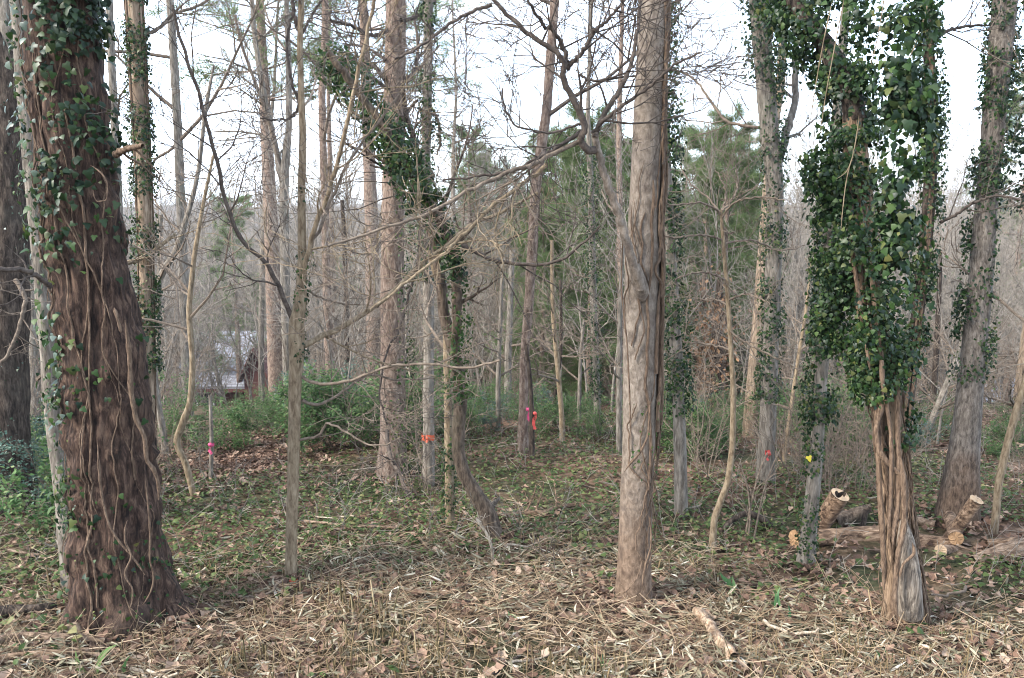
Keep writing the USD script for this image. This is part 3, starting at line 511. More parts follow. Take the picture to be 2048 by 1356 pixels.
P, N = along_px(T9, [(850, 390), (882, 450), (905, 505), (912, 560)], 450, 8, 28, 18, .42, -.1); ivy(T9, P, N, .055, ('ivy_leaf_light', 'ivy_leaf'), 80, 16)
P, N = along_px(T9, [(915, 540), (922, 640), (920, 720), (905, 800)], 260, 9, 30, 19, .45, -.1); ivy(T9, P, N, .05, ('ivy_leaf_light',), 40, 17)
T9b = tree('tree', 'straight pale yellowish pole close behind the crooked leaning tree', [(900, 1055, 20), (899, 950, 18), (897, 850, 17), (894, 720, 15), (888, 600, 12), (868, 540, 10), (858, 500, 8)], 'sapling_bark', Y=T9.Y + .3, height=0, seed=14, rings=120, sides=16, crown=(5, .6, .9, 2))
P, N = along_px(T9b, [(898, 1040), (897, 900), (896, 760)], 240, 9, 20, 20, .44); ivy(T9b, P, N, .04, ('ivy_leaf_light', 'ivy_leaf'), 30, 18)
# --- slanting brown trunk, middle
T10 = tree('tree', 'reddish brown trunk slanting up to the right in the middle distance', [(1047, 905, 27), (1047, 800, 20), (1050, 700, 19), (1058, 600, 20), (1064, 500, 21), (1069, 400, 21), (1082, 300, 21), (1095, 200, 20), (1102, 100, 19), (1110, -20, 18)], 'pine_bark', height=15, seed=15, rings=170, sides=22, ridge=.13, crown=(14, 2.6, 2.4, 3), twig='dark_twig_bark')
T10b = tree('tree', 'thin dark stem standing close beside the foot of the slanting brown trunk', [(1062, 918, 13), (1064, 850, 11), (1060, 760, 9), (1052, 690, 7)], 'dark_bark', height=0, seed=16, rings=60, sides=12)
T11 = tree('tree', 'slender pole sleeved in small ivy leaves left of the smooth grey trunk', [(1196, 930, 16), (1194, 800, 15), (1188, 640, 15), (1184, 480, 14), (1180, 320, 12), (1176, 220, 9)], 'gray_bark', Y=9.4, height=9, seed=17, rings=110, sides=14, crown=(6, 3.0, 1.4, 3))
P, N = along_px(T11, [(1178, 290), (1184, 450), (1188, 600), (1192, 730), (1192, 850)], 1300, 8, 20, 21, .42); ivy(T11, P, N, .05, ('ivy_leaf', 'ivy_leaf_light', 'ivy_leaf'), 80, 19)
# --- smooth grey-tan trunk right of centre
T12 = tree('tree', 'smooth pinkish grey trunk with a snapped limb scar and dead vines up its right side', [(1268, 1200, 68), (1270, 1100, 65), (1273, 1000, 65), (1277, 900, 65), (1279, 800, 66), (1280, 700, 67), (1282, 600, 67), (1285, 540, 68), (1286, 450, 60), (1290, 380, 60), (1297, 200, 57), (1303, 60, 55), (1306, -60, 54)],
           'beech_bark', height=14, seed=18, rings=300, sides=90, ridge=.010, fx=7, fz=6, lump=.028, flare=.36, flare_h=.14, crown=(10, 5, 3, 3))
fr12 = T12.tr.towards(np.array([0, -1.0, 0])); rt12 = T12.tr.towards(np.array([1.0, -.35, 0]))
vines(T12, 18, (.05, .235), (rt12 - .75, rt12 + .9), (.003, .008), 21, wig=.09, gap=.02, K=60, count_len=(.3, .9))
vines(T12, 9, (.05, .235), (rt12 - 1.0, rt12 + .5), (.005, .010), 22, wig=.10, gap=.03, K=60, count_len=(.2, .6))
vines(T12, 8, (.0, .1), (rt12 - .9, rt12 + .6), (.002, .005), 23, wig=.12, gap=.03, K=50, count_len=(.3, .9))
vines(T12, 5, (.10, .17), (fr12 - 1.5, fr12 + .2), (.002, .005), 24, wig=.12, gap=.02, K=50, count_len=(.3, .8))
limb(T12, [(1282, 578), (1272, 545), (1256, 495), (1236, 425), (1212, 360), (1196, 300), (1188, 262)], 19, 12, 'beech_bark', (0, 0), 0, -.14, -.35, seed=50, sides=16, n=40, label='snapped limb rising left from the scar')
T12.part('scar_collar', Trunk([at(1286, 592, T12.Y - .07), at(1277, 560, T12.Y - .125), at(1268, 528, T12.Y - .15)], np.array([30, 27, 20]) / 2 * pxm(560, T12.Y), 26, 24, 5, .03, 9, 9, .09).vf, 'beech_bark', True)
P, N = along_px(T12, [(1290, 800), (1292, 900), (1284, 950)], 26, 20, 34, 22, dy=-.12); ivy(T12, P, N, .035, ('ivy_leaf_light',), 8, 20)
free_vine(T12, [(1248, 945), (1262, 925), (1280, 905), (1297, 860), (1300, 800)], .007, .005, 'vine_bark', -.17)
free_vine(T12, [(1295, 1190), (1286, 1165), (1291, 1130), (1302, 1090), (1297, 1030)], .006, .005, 'vine_bark', -.16)
free_vine(T12, [(1240, 1190), (1262, 1172), (1276, 1150), (1284, 1120)], .004, .003, 'vine_bark', -.19)
free_vine(T12, [(1262, 905), (1255, 700), (1243, 560), (1246, 470)], .004, .004, 'vine_bark', -.17)
# --- tangle of branches that hangs in front of it
def hang(pts, w0, w1, mat='dark_twig_bark', tw=(8, 2), L=.55, dy=-.35, dy1=-.5, seed=0): limb(T12, pts, w0, w1, mat, tw, L, dy, dy1, seed=seed, sides=8, n=34)
hang([(1190, 300), (1174, 300), (1163, 285), (1168, 255), (1150, 205), (1126, 150), (1130, 130), (1108, 100), (1060, 70), (1020, 35), (980, -10)], 15, 7, seed=51)
hang([(1190, 275), (1205, 235), (1245, 170), (1262, 130), (1275, 60), (1282, -20)], 11, 6, seed=52, dy1=-.2)
hang([(1163, 262), (1120, 290), (1085, 312), (1040, 335), (985, 350), (930, 356), (885, 360)], 8, 3, seed=53, tw=(9, 2))
hang([(1165, 280), (1100, 310), (1060, 330), (1000, 352), (950, 376), (890, 408), (850, 428), (790, 450), (700, 478), (655, 492)], 9, 3.5, 'twig_bark', seed=54, tw=(10, 2), dy1=-.9)
hang([(1092, 330), (1040, 372), (990, 406), (950, 445), (900, 495), (860, 530), (800, 575), (740, 620)], 8, 4, 'sapling_bark', seed=55, tw=(7, 2), dy1=-.9)
hang([(1190, 262), (1210, 240), (1240, 215), (1290, 180), (1350, 130), (1400, 105)], 8, 4, seed=56, dy1=-.6)
hang([(1130, 135), (1165, 105), (1185, 70), (1215, 40), (1250, 0)], 9, 5, seed=57)
hang([(1135, 140), (1120, 80), (1080, 40), (1050, -10)], 9, 5, seed=58)
hang([(1158, 150), (1200, 160), (1240, 150), (1290, 110)], 5, 3, seed=59)
hang([(1170, 240), (1140, 255), (1090, 265), (1040, 255), (1010, 215), (1005, 178)], 5, 3, seed=60)
hang([(985, 10), (930, 30), (880, 62), (845, 90), (790, 118)], 7, 4, seed=61, tw=(7, 2))
# --- ivied trunk just behind the smooth one
T13 = tree('tree', 'ivy wrapped dark trunk standing just behind the right edge of the smooth trunk', [(1363, 1030, 29), (1360, 900, 26), (1354, 740, 25), (1346, 600, 24), (1338, 450, 23), (1330, 300, 22), (1322, 120, 21), (1318, -40, 20)], 'gray_bark', height=13, seed=20, rings=140, sides=22, crown=(9, 4, 2.2, 3))
P, N = along_px(T13, [(1330, -30), (1334, 150), (1336, 300), (1342, 450), (1350, 600), (1358, 730), (1362, 830)], 2600, 10, 32, 23, .42); ivy(T13, P, N, .05, ('ivy_leaf', 'ivy_leaf', 'ivy_leaf_light'), 160, 21)
# --- slim bare sapling with a fan of shoots
T14 = tree('tree', 'slim straw-coloured sapling ending in a flat fan of thin shoots', [(1424, 1104, 16), (1428, 1045, 14), (1442, 1000, 13), (1456, 960, 13), (1465, 880, 12), (1466, 780, 11), (1462, 700, 10), (1456, 600, 9), (1448, 500, 8), (1442, 420, 6)], 'sapling_bark', height=0, seed=21, rings=160, sides=14, ridge=.04, flare=.3, flare_h=.06)
for i, pp in enumerate([[(1443, 430), (1400, 405), (1350, 410), (1310, 400)], [(1443, 430), (1420, 400), (1380, 365), (1360, 330)], [(1444, 440), (1470, 405), (1520, 395), (1570, 400)], [(1442, 425), (1450, 380), (1430, 340)], [(1446, 480), (1400, 470), (1350, 475), (1300, 460)], [(1448, 490), (1500, 480), (1560, 500), (1610, 490)], [(1452, 560), (1400, 545), (1350, 560)], [(1455, 610), (1420, 600), (1380, 612)], [(1458, 660), (1500, 690), (1560, 720), (1600, 740)], [(1462, 700), (1420, 690), (1370, 685)], [(1456, 600), (1500, 590), (1540, 610)], [(1442, 425), (1475, 370), (1470, 330)]]):
    limb(T14, pp, 5, 2.5, 'twig_bark', (7, 1), .4, 0, (-.3, .3)[i % 2], seed=70 + i, sides=5)
# --- twin trunks with ivy
T15a = tree('tree', 'pinkish bare trunk of a close pair, leaning right, left of its ivied neighbour', [(1500, 850, 30), (1507, 760, 27), (1516, 660, 25), (1526, 520, 23), (1536, 380, 21), (1548, 250, 20), (1562, 150, 18)], 'tan_bark', Y=9.6, height=12, seed=22, rings=120, sides=20, ridge=.06, crown=(7, 4.4, 2, 3))
T15 = tree('tree', 'tall rough trunk laced with ivy, the right one of a close pair', [(1530, 968, 40), (1535, 850, 33), (1541, 700, 32), (1548, 520, 32), (1550, 380, 36), (1538, 250, 38), (1527, 120, 38), (1518, 0, 40), (1514, -50, 40)], 'gray_bark', height=15, seed=23, rings=170, sides=34, ridge=.12, crown=(9, 5, 2.8, 3))
limb(T15, [(1556, 330), (1580, 240), (1590, 200), (1592, 90)], 17, 12, 'gray_bark', (3, 2), .6, .05, .3, seed=90, sides=12)
limb(T15, [(1540, 255), (1460, 245), (1420, 200), (1390, 160), (1350, 140)], 7, 4, 'twig_bark', (7, 2), .7, 0, .4, seed=91)
P, N = along_px(T15, [(1532, -30), (1538, 100), (1548, 220), (1548, 380), (1545, 520), (1540, 680), (1535, 800)], 1900, 13, 29, 24, .45); ivy(T15, P, N, .055, ('ivy_leaf', 'ivy_leaf', 'ivy_leaf_light'), 150, 22)
P, N = along_px(T15, [(1528, -30), (1540, 60), (1550, 150)], 900, 14, 60, 25, .42, cs=3.5); ivy(T15, P, N, .06, ('ivy_leaf',), 60, 23)
# --- hanging ivy, dead trunk
T17 = tree('tree', 'shaggy dead trunk roped with thick pale vines under a huge hanging ivy curtain', [(1812, 1242, 84), (1802, 1140, 66), (1794, 1040, 60), (1782, 900, 54), (1770, 800, 56), (1752, 680, 54), (1738, 580, 54), (1728, 480, 60), (1716, 380, 54), (1710, 280, 46), (1706, 200, 40)], 'shredded_wood', height=0, seed=24, rings=300, sides=84, ridge=.20, fx=13, fz=2.2, lump=.09, flare=.35, flare_h=.2)
fr17 = T17.tr.towards(np.array([0, -1.0, 0]))
P = [at(px, py, T17.Y + d) for px, py, d in ((1708, 240, 0), (1703, 195, 0), (1672, 130, .1), (1640, 75, .2), (1600, 20, .3), (1560, -30, .4), (1500, -110, .5))]
T17.part('leaning_limb', Trunk(P, np.array([42, 42, 40, 38, 36, 36, 34]) / 2 * pxm(100, T17.Y), 90, 26, 6, .13, 13, 3, .07).vf, 'dark_bark', True)
vines(T17, 11, (0.0, .55), (fr17 - 1.4, fr17 + 1.3), (.003, .008), 31, wig=.13, gap=.015, K=60, count_len=(.4, 1))
vines(T17, 14, (0.0, .6), (fr17 - 1.5, fr17 + 1.4), (.0012, .003), 32, wig=.16, gap=.02, K=60, count_len=(.3, .9))
for pp, r0, r1, dy in (([(1700, 420), (1722, 560), (1738, 700), (1752, 800), (1757, 860), (1757, 930), (1762, 1010), (1766, 1090), (1768, 1180)], .014, .012, -.13), ([(1726, 460), (1752, 600), (1766, 720), (1766, 800), (1752, 860), (1758, 900), (1785, 935), (1808, 960), (1816, 1000)], .014, .013, -.19), ([(1728, 440), (1752, 560), (1778, 700), (1796, 800), (1795, 860), (1797, 930), (1796, 1000), (1788, 1060), (1786, 1090)], .016, .013, -.21),
                       ([(1800, 905), (1806, 950), (1808, 1050), (1796, 1110), (1790, 1180), (1795, 1240)], .015, .012, -.2), ([(1824, 1085), (1828, 1105), (1806, 1130), (1800, 1155)], .008, .006, -.22), ([(1718, 480), (1740, 620), (1760, 740), (1775, 820), (1782, 880), (1782, 980), (1776, 1060)], .011, .009, -.2),
                       ([(1832, 1090), (1836, 1140), (1846, 1180), (1850, 1215)], .009, .007, -.1), ([(1708, 300), (1722, 420), (1740, 520), (1752, 640), (1764, 740), (1766, 800)], .012, .011, -.2), ([(1700, 320), (1704, 420), (1706, 500), (1722, 620), (1740, 740)], .010, .009, -.17)):
    free_vine(T17, pp, r0, r1, dy=-.05 if pp[0][1] < 600 else dy, dy1=dy)
T17.part('dark_hollow', Trunk([at(1822, 1228, T17.Y - .10), at(1818, 1160, T17.Y - .125), at(1812, 1090, T17.Y - .11), at(1806, 1040, T17.Y - .09)], np.array([46, 44, 34, 12]) / 2 * pxm(1100, T17.Y), 60, 30, 8, .06, 16, 2, .04).vf, 'grey_dead_wood', True)
K17 = ('ivy_leaf', 'ivy_leaf', 'ivy_leaf_light')
for s, (pp, n, r0, r1, cl, dy, dy1, sz, one) in enumerate([
        ([(1560, -30), (1610, 40), (1660, 115), (1704, 195), (1712, 290)], 1700, 12, 66, .51, .3, 0, .058, 50),
        ([(1700, 320), (1680, 400), (1700, 500), (1725, 600), (1745, 700), (1765, 800)], 3000, 12, 62, .51, 0, 0, .05, 70),
        ([(1640, 300), (1650, 380), (1690, 470), (1690, 560), (1660, 640), (1650, 700)], 1100, 8, 42, .53, -.1, .2, .05, 40),
        ([(1704, 250), (1704, 360), (1716, 480), (1732, 600), (1750, 700), (1772, 800)], 520, 4, 40, .52, -.2, -.2, .05, 20),
        ([(1690, -30), (1715, 60), (1728, 130), (1722, 190)], 260, 6, 30, .54, -.1, -.1, .06, 20),
        ([(1800, -30), (1808, 80), (1812, 200), (1818, 320), (1806, 430), (1790, 520), (1778, 600)], 800, 5, 44, .53, -.5, -.4, .076, 110),
        ([(1740, 560), (1780, 620), (1790, 700), (1796, 790), (1800, 880)], 900, 12, 50, .50, -.12, .0, .054, 10),
        ([(1690, -30), (1720, 20), (1790, 60), (1850, 40)], 500, 6, 50, .54, .2, -.3, .06, 20)]):
    P, N = along_px(T17, pp, n, r0, r1, 40 + s, cl, dy, dy1, 3.2); ivy(T17, P, N, sz, K17, one, 40 + s)
for i, pp in enumerate([[(1860, -20), (1830, 90), (1790, 160)], [(1665, 0), (1640, 120), (1620, 250)], [(1690, -10), (1670, 90), (1650, 200), (1640, 270)], [(1702, 320), (1690, 380), (1682, 460)], [(1770, -20), (1758, 60), (1742, 130)], [(1718, 230), (1708, 300), (1695, 340), (1672, 358)]]):
    free_vine(T17, pp, .0026, .0018, 'sapling_bark', -.35)
T16 = tree('tree', 'thin grey pole with ivy tufts and one yellow leaf, left of the vine-roped dead trunk', [(1612, 1136, 36), (1620, 1040, 30), (1628, 960, 28), (1636, 860, 26), (1644, 720, 25), (1652, 600, 24), (1660, 480, 23), (1664, 360, 22), (1672, 250, 20)], 'gray_bark', height=8, seed=25, rings=170, sides=24, ridge=.08, flare=.2)
P, N = along_px(T16, [(1662, 330), (1656, 460), (1652, 580), (1646, 700), (1640, 800), (1632, 900)], 1500, 12, 38, 50, .45); ivy(T16, P, N, .052, ('ivy_leaf', 'ivy_leaf', 'ivy_leaf_light'), 120, 50)
P, N = along_px(T16, [(1632, 860), (1622, 960), (1615, 1060), (1618, 1130)], 420, 13, 24, 51, .44); ivy(T16, P, N, .04, ('ivy_leaf', 'ivy_leaf_light'), 50, 51)
m, r = scatter(IVY, np.array([at(1617, 912, T16.Y - .1)]), np.array([[0, -1, .2]]), np.array([[.3, 0, -1.0]]), np.array([.04]), np.random.default_rng(1)); T16.part('yellow_leaf', m, 'yellow_leaf', True)
T18 = tree('tree', 'leaning dark stem in an ivy sleeve between the dead trunk and the poplar', [(1790, 960, 26), (1808, 860, 25), (1822, 740, 25), (1838, 600, 24), (1852, 470, 23), (1862, 340, 22), (1862, 200, 20), (1856, 80, 18), (1850, -40, 18)], 'dark_bark', Y=T17.Y + 1.6, height=12, seed=26, rings=150, sides=20, ridge=.1, crown=(7, 4, 2, 3))
P, N = along_px(T18, [(1850, -40), (1856, 100), (1864, 220), (1862, 350), (1852, 460), (1840, 580), (1828, 690)], 2000, 10, 30, 52, .40); ivy(T18, P, N, .058, ('ivy_leaf', 'ivy_leaf', 'ivy_leaf_light'), 120, 52)
vines(T18, 10, (0, .5), r=(.005, .011), seed=53)
limb(T18, [(1880, 445), (1910, 430), (1950, 405), (1990, 392), (2040, 400)], 7, 4, 'dark_twig_bark', (6, 2), .6, 0, -.3, seed=95)
limb(T18, [(1865, 85), (1900, 60), (1940, 52), (1980, 50)], 8, 4, 'dark_twig_bark', (6, 2), .6, 0, .3, seed=96)
# --- ridged grey trunk at the right
T19 = tree('tree', 'thick pale grey trunk with fine vertical ridges and ivy patches near the right edge', [(1914, 1040, 92), (1922, 960, 66), (1930, 880, 56), (1938, 800, 50), (1948, 700, 46), (1958, 600, 45), (1966, 500, 43), (1973, 400, 41), (1983, 300, 41), (1991, 200, 43), (2000, 100, 44), (2010, 0, 46), (2016, -50, 46)], 'poplar_bark', height=16, seed=27, rings=230, sides=80, ridge=.08, fx=20, fz=2, lump=.03, flare=.1, crown=(10, 5.2, 3, 3))
P, N = along_px(T19, [(2014, -30), (2008, 80), (1996, 180), (1982, 300), (1968, 420), (1955, 540), (1944, 640), (1934, 760)], 1900, 20, 36, 55, .50); ivy(T19, P, N, .055, ('ivy_leaf', 'ivy_leaf_light', 'ivy_leaf'), 150, 55)
P, N = along_px(T19, [(1968, 580), (1960, 700), (1950, 790)], 200, 22, 30, 56, .50); ivy(T19, P, N, .05, ('ivy_leaf', 'ivy_leaf_light'), 20, 56)
T20 = tree('tree', 'leaning brown sapling at the right picture edge beyond the logs', [(1988, 1066, 16), (1996, 980, 15), (2012, 900, 15), (2030, 830, 15), (2052, 760, 14), (2080, 660, 13)], 'sapling_bark', height=7, seed=28, rings=80, sides=14, crown=(14, .4, 1.6, 3))
T21 = tree('tree', 'ivied trunk cut by the right picture edge, dark leaves overhanging', [(2100, 900, 40), (2095, 700, 36), (2085, 500, 34), (2075, 300, 32), (2068, 100, 30), (2062, -40, 30)], 'dark_bark', Y=6.0, height=12, seed=29, rings=110, sides=24, crown=(8, 3, 1.8, 3))
P, N = along_px(T21, [(2060, 60), (2050, 180), (2046, 300), (2054, 420)], 600, 8, 48, 57, .46); ivy(T21, P, N, .06, ('ivy_leaf',), 40, 57)

# --- slimmer trunks standing further back, one by one
SLIM = [  # label, base->top pixels with widths, depth, bark
 ('very thin grey trunk right of the far-left forked tree, mostly hidden', [(70, 900, 22), (66, 600, 20), (60, 300, 17), (52, -20, 15)], 11.0, 'gray_bark'),
 ('thin dark trunk showing above the big trunk, left of the ivied pole', [(246, 800, 20), (236, 400, 17), (226, 180, 15), (218, -20, 13)], 12.0, 'gray_bark'),
 ('pale straight trunk rising beside the red-brown gable', [(524, 790, 13), (524, 560, 11), (530, 400, 10), (536, 300, 8)], 24.0, 'gray_bark'),
 ('whitish trunk standing behind the grey shingle roof', [(436, 690, 10), (432, 520, 9), (424, 400, 7)], 55.0, 'gray_bark'),
 ('slim brown trunk between the yellowish sapling and the big pine', [(700, 900, 12), (694, 700, 10), (690, 520, 9), (684, 400, 7)], 12.5, 'dark_bark'),
 ('reddish trunk far back right of the slim grey-brown one', [(668, 800, 15), (666, 600, 14), (662, 440, 12), (660, 330, 10)], 26.0, 'pine_bark'),
 ('grey understory trunk just right of the crooked leaning tree', [(998, 930, 11), (996, 800, 10), (1000, 660, 8), (1006, 520, 6)], 9.4, 'gray_bark'),
 ('brown trunk of middling width left of the slanting one', [(1015, 860, 17), (1016, 740, 15), (1020, 620, 12), (1024, 500, 10)], 14.0, 'gray_bark'),
 ('thin trunk with a pink ribbon below the slender ivied pole', [(1124, 950, 12), (1124, 860, 11), (1116, 740, 10), (1106, 620, 9), (1104, 480, 7)], 8.6, 'sapling_bark'),
 ('dark thin trunk between the pink ribbons', [(1110, 920, 9), (1108, 830, 8), (1122, 690, 7), (1120, 560, 6)], 9.6, 'dark_bark'),
 ('grey stem rising close to the left edge of the smooth trunk', [(1240, 950, 12), (1238, 800, 11), (1240, 640, 9), (1246, 480, 7)], 8.0, 'gray_bark'),
 ('thin stem carrying a red ribbon, left of the smooth trunk', [(1155, 900, 9), (1158, 820, 8), (1160, 740, 7), (1168, 640, 5)], 10.5, 'gray_bark'),
 ('broad shadowed trunk far behind the slim straw-coloured sapling', [(1428, 880, 26), (1432, 760, 24), (1436, 640, 20), (1440, 560, 12)], 16.0, 'dark_bark'),
 ('whitish broken trunk seen against the far pine', [(1452, 700, 14), (1454, 560, 13), (1458, 480, 12), (1460, 440, 6)], 26.0, 'tan_bark'),
 ('slim brown stem bearing an orange leaf right of the twin trunks', [(1550, 1000, 10), (1566, 930, 9), (1580, 830, 8), (1596, 720, 7), (1612, 620, 6), (1622, 520, 4)], 7.6, 'sapling_bark'),
 ('dark leaning trunk glimpsed right of the thin ivied pole', [(1680, 950, 16), (1690, 850, 14), (1704, 740, 12), (1716, 640, 11)], 10.0, 'gray_bark'),
 ('slanted grey stem between the ivy sleeve and the poplar', [(1822, 990, 15), (1850, 880, 13), (1880, 800, 12), (1912, 720, 10), (1935, 640, 8)], 8.8, 'gray_bark'),
 ('thin dark upright between the dead trunk and the slanted grey stem', [(1852, 960, 14), (1866, 800, 12), (1876, 640, 10), (1880, 500, 8)], 11.0, 'dark_bark'),
 ('brown trunk standing in the gap right of the poplar', [(2022, 990, 26), (2030, 880, 22), (2040, 780, 20), (2056, 640, 18)], 9.5, 'tan_bark'),
 ('straight thin trunk above the middle of the wood against white sky', [(905, 760, 12), (906, 500, 10), (907, 300, 8), (912, 180, 5)], 17.0, 'gray_bark'),
 ('thin upright trunk just left of the smooth trunk top', [(1240, 700, 14), (1240, 440, 12), (1238, 260, 11), (1243, 80, 9), (1246, -30, 8)], 15.0, 'pine_bark'),
 ('slim grey trunk near the pink flagged stake at left', [(312, 900, 12), (316, 760, 11), (318, 600, 10), (322, 430, 8)], 13.0, 'gray_bark'),
 ('pale pole far back between the grey twins and the sapling', [(640, 780, 9), (634, 600, 8), (630, 440, 7)], 30.0, 'gray_bark'),
]
for i, (lb, pts, Y, mt) in enumerate(SLIM):
    top = pts[-1][1] < 350
    tree('tree', lb, pts, mt, Y=Y, height=(11 if top else 0), seed=200 + i, rings=70, sides=12, ridge=.08, crown=(7 if top else 9, float(at(*pts[0][:2], Y)[2]) + (1.2 if Y > 11 else .9), 1.8 if Y > 11 else 1.0, 3 if Y > 11 else 2), twig='twig_bark')
# dead leaves that still cling on the snag at right
cx = at(1432, 700, 15.7); rg = np.random.default_rng(77); n = 700
P = cx + rg.normal(0, 1, (n, 3)) * [.22, .2, .62]; m, r = scatter(oak(3), P, uv(rg, n), norm(rg.normal(size=(n, 3)) + [0, 0, -1.2]), rg.uniform(.06, .12, n), rg)
sn = Thing('snag', 'broken snag draped in dead rusty leaves right of the smooth trunk', 'dead tree', [cx[0], cx[1], float(ground(cx[0], cx[1]))])
sn.part('trunk', Trunk([[cx[0], cx[1], float(ground(cx[0], cx[1])) - .1], cx + [.03, 0, -.3], cx + [.0, 0, .9]], [.14, .11, .05], 40, 14, 3).vf, 'dark_bark', True); sn.part('dead_leaves', m, 'old_brown_leaves', False, r, kind='stuff')
# ------------------------------------------------------------------ plastic survey ribbons tied round stems
def ribbon(px, py, Y, r, mat, label, tails=2, h=.035, seed=0, L=.16):
    h, L, r = h * .5, L * .62, (r if r > .045 else r * .7)
    rg = np.random.default_rng(seed); c = at(px, py, Y); t = Thing('survey_ribbon', label, 'ribbon', c)
    th = np.linspace(0, 2 * np.pi, 17); V, F = [], []
    for z in (-h / 2, h / 2): V.append(c + np.stack([np.cos(th) * r, np.sin(th) * r, z + .006 * np.sin(th * 3)], 1))
    V = np.vstack(V); n = 17
    for k in range(16): F += [[k, k + 1, n + k + 1], [k, n + k + 1, n + k]]
    t.part('band', (V, np.array(F)), mat, True)
    k = c + [0, -r - .008, 0]; a = norm(rg.normal(size=(12, 3))); s = np.linspace(0, 1, 7)
    t.part('knot', Trunk([k + [-.018, 0, .012], k, k + [.018, 0, -.01]], [.008, .018, .008], 10, 9, seed, .2).vf, mat, True)
    for j in range(tails):
        dx = rg.uniform(-.22, .22); P = k + np.stack([dx * L * s + .012 * np.sin(s * 7 + j), -.02 * s, -L * rg.uniform(.7, 1.2) * s * (1 - .25 * abs(dx))], 1)
        w = np.array([.008, .003, .007]) * rg.uniform(.8, 1.2); V = np.vstack([P - w, P + w]); F = []
        for q in range(6): F += [[q, q + 1, 8 + q], [q, 8 + q, 7 + q]]
        t.part('tail', (V, np.array(F)), mat, True)
st = Thing('stake', 'slim grey survey stake topped by a pink ribbon in the leafy clearing', 'stake', hit(423, 960))
YS = st.base[1]; st.part('pole', Trunk([at(421, 968, YS), at(423, 900, YS), at(423, 870, YS), at(420, 790, YS)], np.array([9, 9, 8, 6]) / 2 * pxm(900, YS), 50, 10, 4).vf, 'gray_bark', True)
ribbon(423, 888, YS, .035, 'pink_tape', 'bright pink ribbon knotted round the survey stake in the clearing', 2, .06, 1, .12)
ribbon(856, 873, T8.Y, T8.tr.R[20] + .012, 'orange_tape', 'orange ribbon round the straight ivied grey trunk beside the big pine', 1, .10, 2, .04)
ribbon(1056, 818, T10.Y - .15, .03, 'pink_tape', 'coral ribbon on the thin dark stem, upper one beside the slanting trunk', 2, .05, 3, .18)
ribbon(1070, 826, T10.Y - .3, .015, 'red_tape', 'coral ribbon streaming from a twig, right of the slanting brown trunk', 3, .03, 4, .24)
ribbon(1124, 893, 8.6, .04, 'red_tape', 'red ribbon on the thin trunk below the slender ivied pole', 1, .06, 5, .14)
ribbon(1155, 850, 10.5, .035, 'red_tape', 'small red ribbon on a thin stem left of the smooth trunk', 1, .05, 6, .1)
ribbon(1535, 905, T15.Y - .22, .03, 'red_tape', 'red ribbon low in front of the twin trunks', 1, .06, 7, .08)
f5 = hit(588, 1166); ribbon(588, 1160, f5[1], .03, 'orange_tape', 'crumpled orange ribbon at the foot of the yellowish sapling', 3, .05, 8, .1)

# ------------------------------------------------------------------ cut logs and dead wood
def log(name, label, a, b, ra, rb, mat='log_bark', ends=('fresh_cut_wood', 'fresh_cut_wood'), seed=0, ridge=.10, mid=None, cat='log', lump=.08, sides=44, rings=90):
    P = [np.asarray(a, float)] + ([np.asarray(mid, float)] if mid is not None else []) + [np.asarray(b, float)]; R = np.linspace(ra, rb, len(P))
    t = Thing(name, label, cat, (P[0] + P[-1]) / 2); tr = Trunk(P, R, rings, sides, seed, ridge, 12, 4, lump)
    t.part('stem', tr.vf, mat, True)
    for e, (p, n, r, s) in enumerate(((tr.P[0], -tr.T[0], tr.R[0], 0), (tr.P[-1], tr.T[-1], tr.R[-1], 1))):
        if ends[e]: t.part('cut_face', cap(p + n * .004, n, r * 1.02, 24, seed + s), ends[e])
    t.tr, t.Y = tr, P[0][1]; return t
def gz(x, y, h): return np.array([x, y, float(ground(x, y)) + h])
def lay(px, py, w, dY=0.0):
    """The middle of a log seen at a pixel, w photo pixels thick, resting on the ground (dY: lifted nearer or farther)."""
    Y = float(hit(px, py + w * .47)[1]) + dY; return at(px, py, Y), w / 2 * pxm(py, Y)
(p0, q0) = lay(1638, 1050, 36); e1 = at(1680, 990, p0[1] - .14)
l1 = log('log', 'leaning cut log with a pale hollow sawn end, by the thin ivied pole', p0 - [.02, 0, .06], e1, q0, q0 * 1.02, ends=(None, None), seed=1)
tr = l1.tr; th = np.linspace(0, 2 * np.pi, 29)[:-1]; rg = np.random.default_rng(5)      # a ring of pale wood round a rotten heart
ro = tr.R[-1] * .98; ri = ro * (.52 + .16 * np.sin(th * 2 + 1) + .08 * np.sin(th * 5)); ring = lambda r, d: tr.P[-1] + tr.T[-1] * d + (r * np.ones(28))[:, None] * (np.cos(th)[:, None] * tr.a[-1] + np.sin(th)[:, None] * tr.b[-1])
V = np.vstack([ring(ro, .004), ring(ri, .012 * np.sin(3 * th)[:, None] + .006), ring(ri * .9, -.12)]); F = []
for k in range(28):
    k2 = (k + 1) % 28; F += [[k, k2, 28 + k2], [k, 28 + k2, 28 + k]]
l1.part('sawn_ring', (V, np.array(F)), 'pale_cut_wood'); F = []
for k in range(28):
    k2 = (k + 1) % 28; F += [[28 + k, 28 + k2, 56 + k2], [28 + k, 56 + k2, 56 + k]]
l1.part('hollow', (np.vstack([V, ring(0.0, -.14)[:1]]), np.array(F + [[56 + k, 56 + (k + 1) % 28, 84] for k in range(28)])), 'dark_bark')
p0, q0 = lay(1668, 1050, 40, .12); log('log', 'dark split slab of rotten wood behind the leaning hollow log', p0, at(1738, 1016, p0[1] + .1), q0, q0 * .45, 'brown_bark', (None, None), 2, .3, lump=.22)
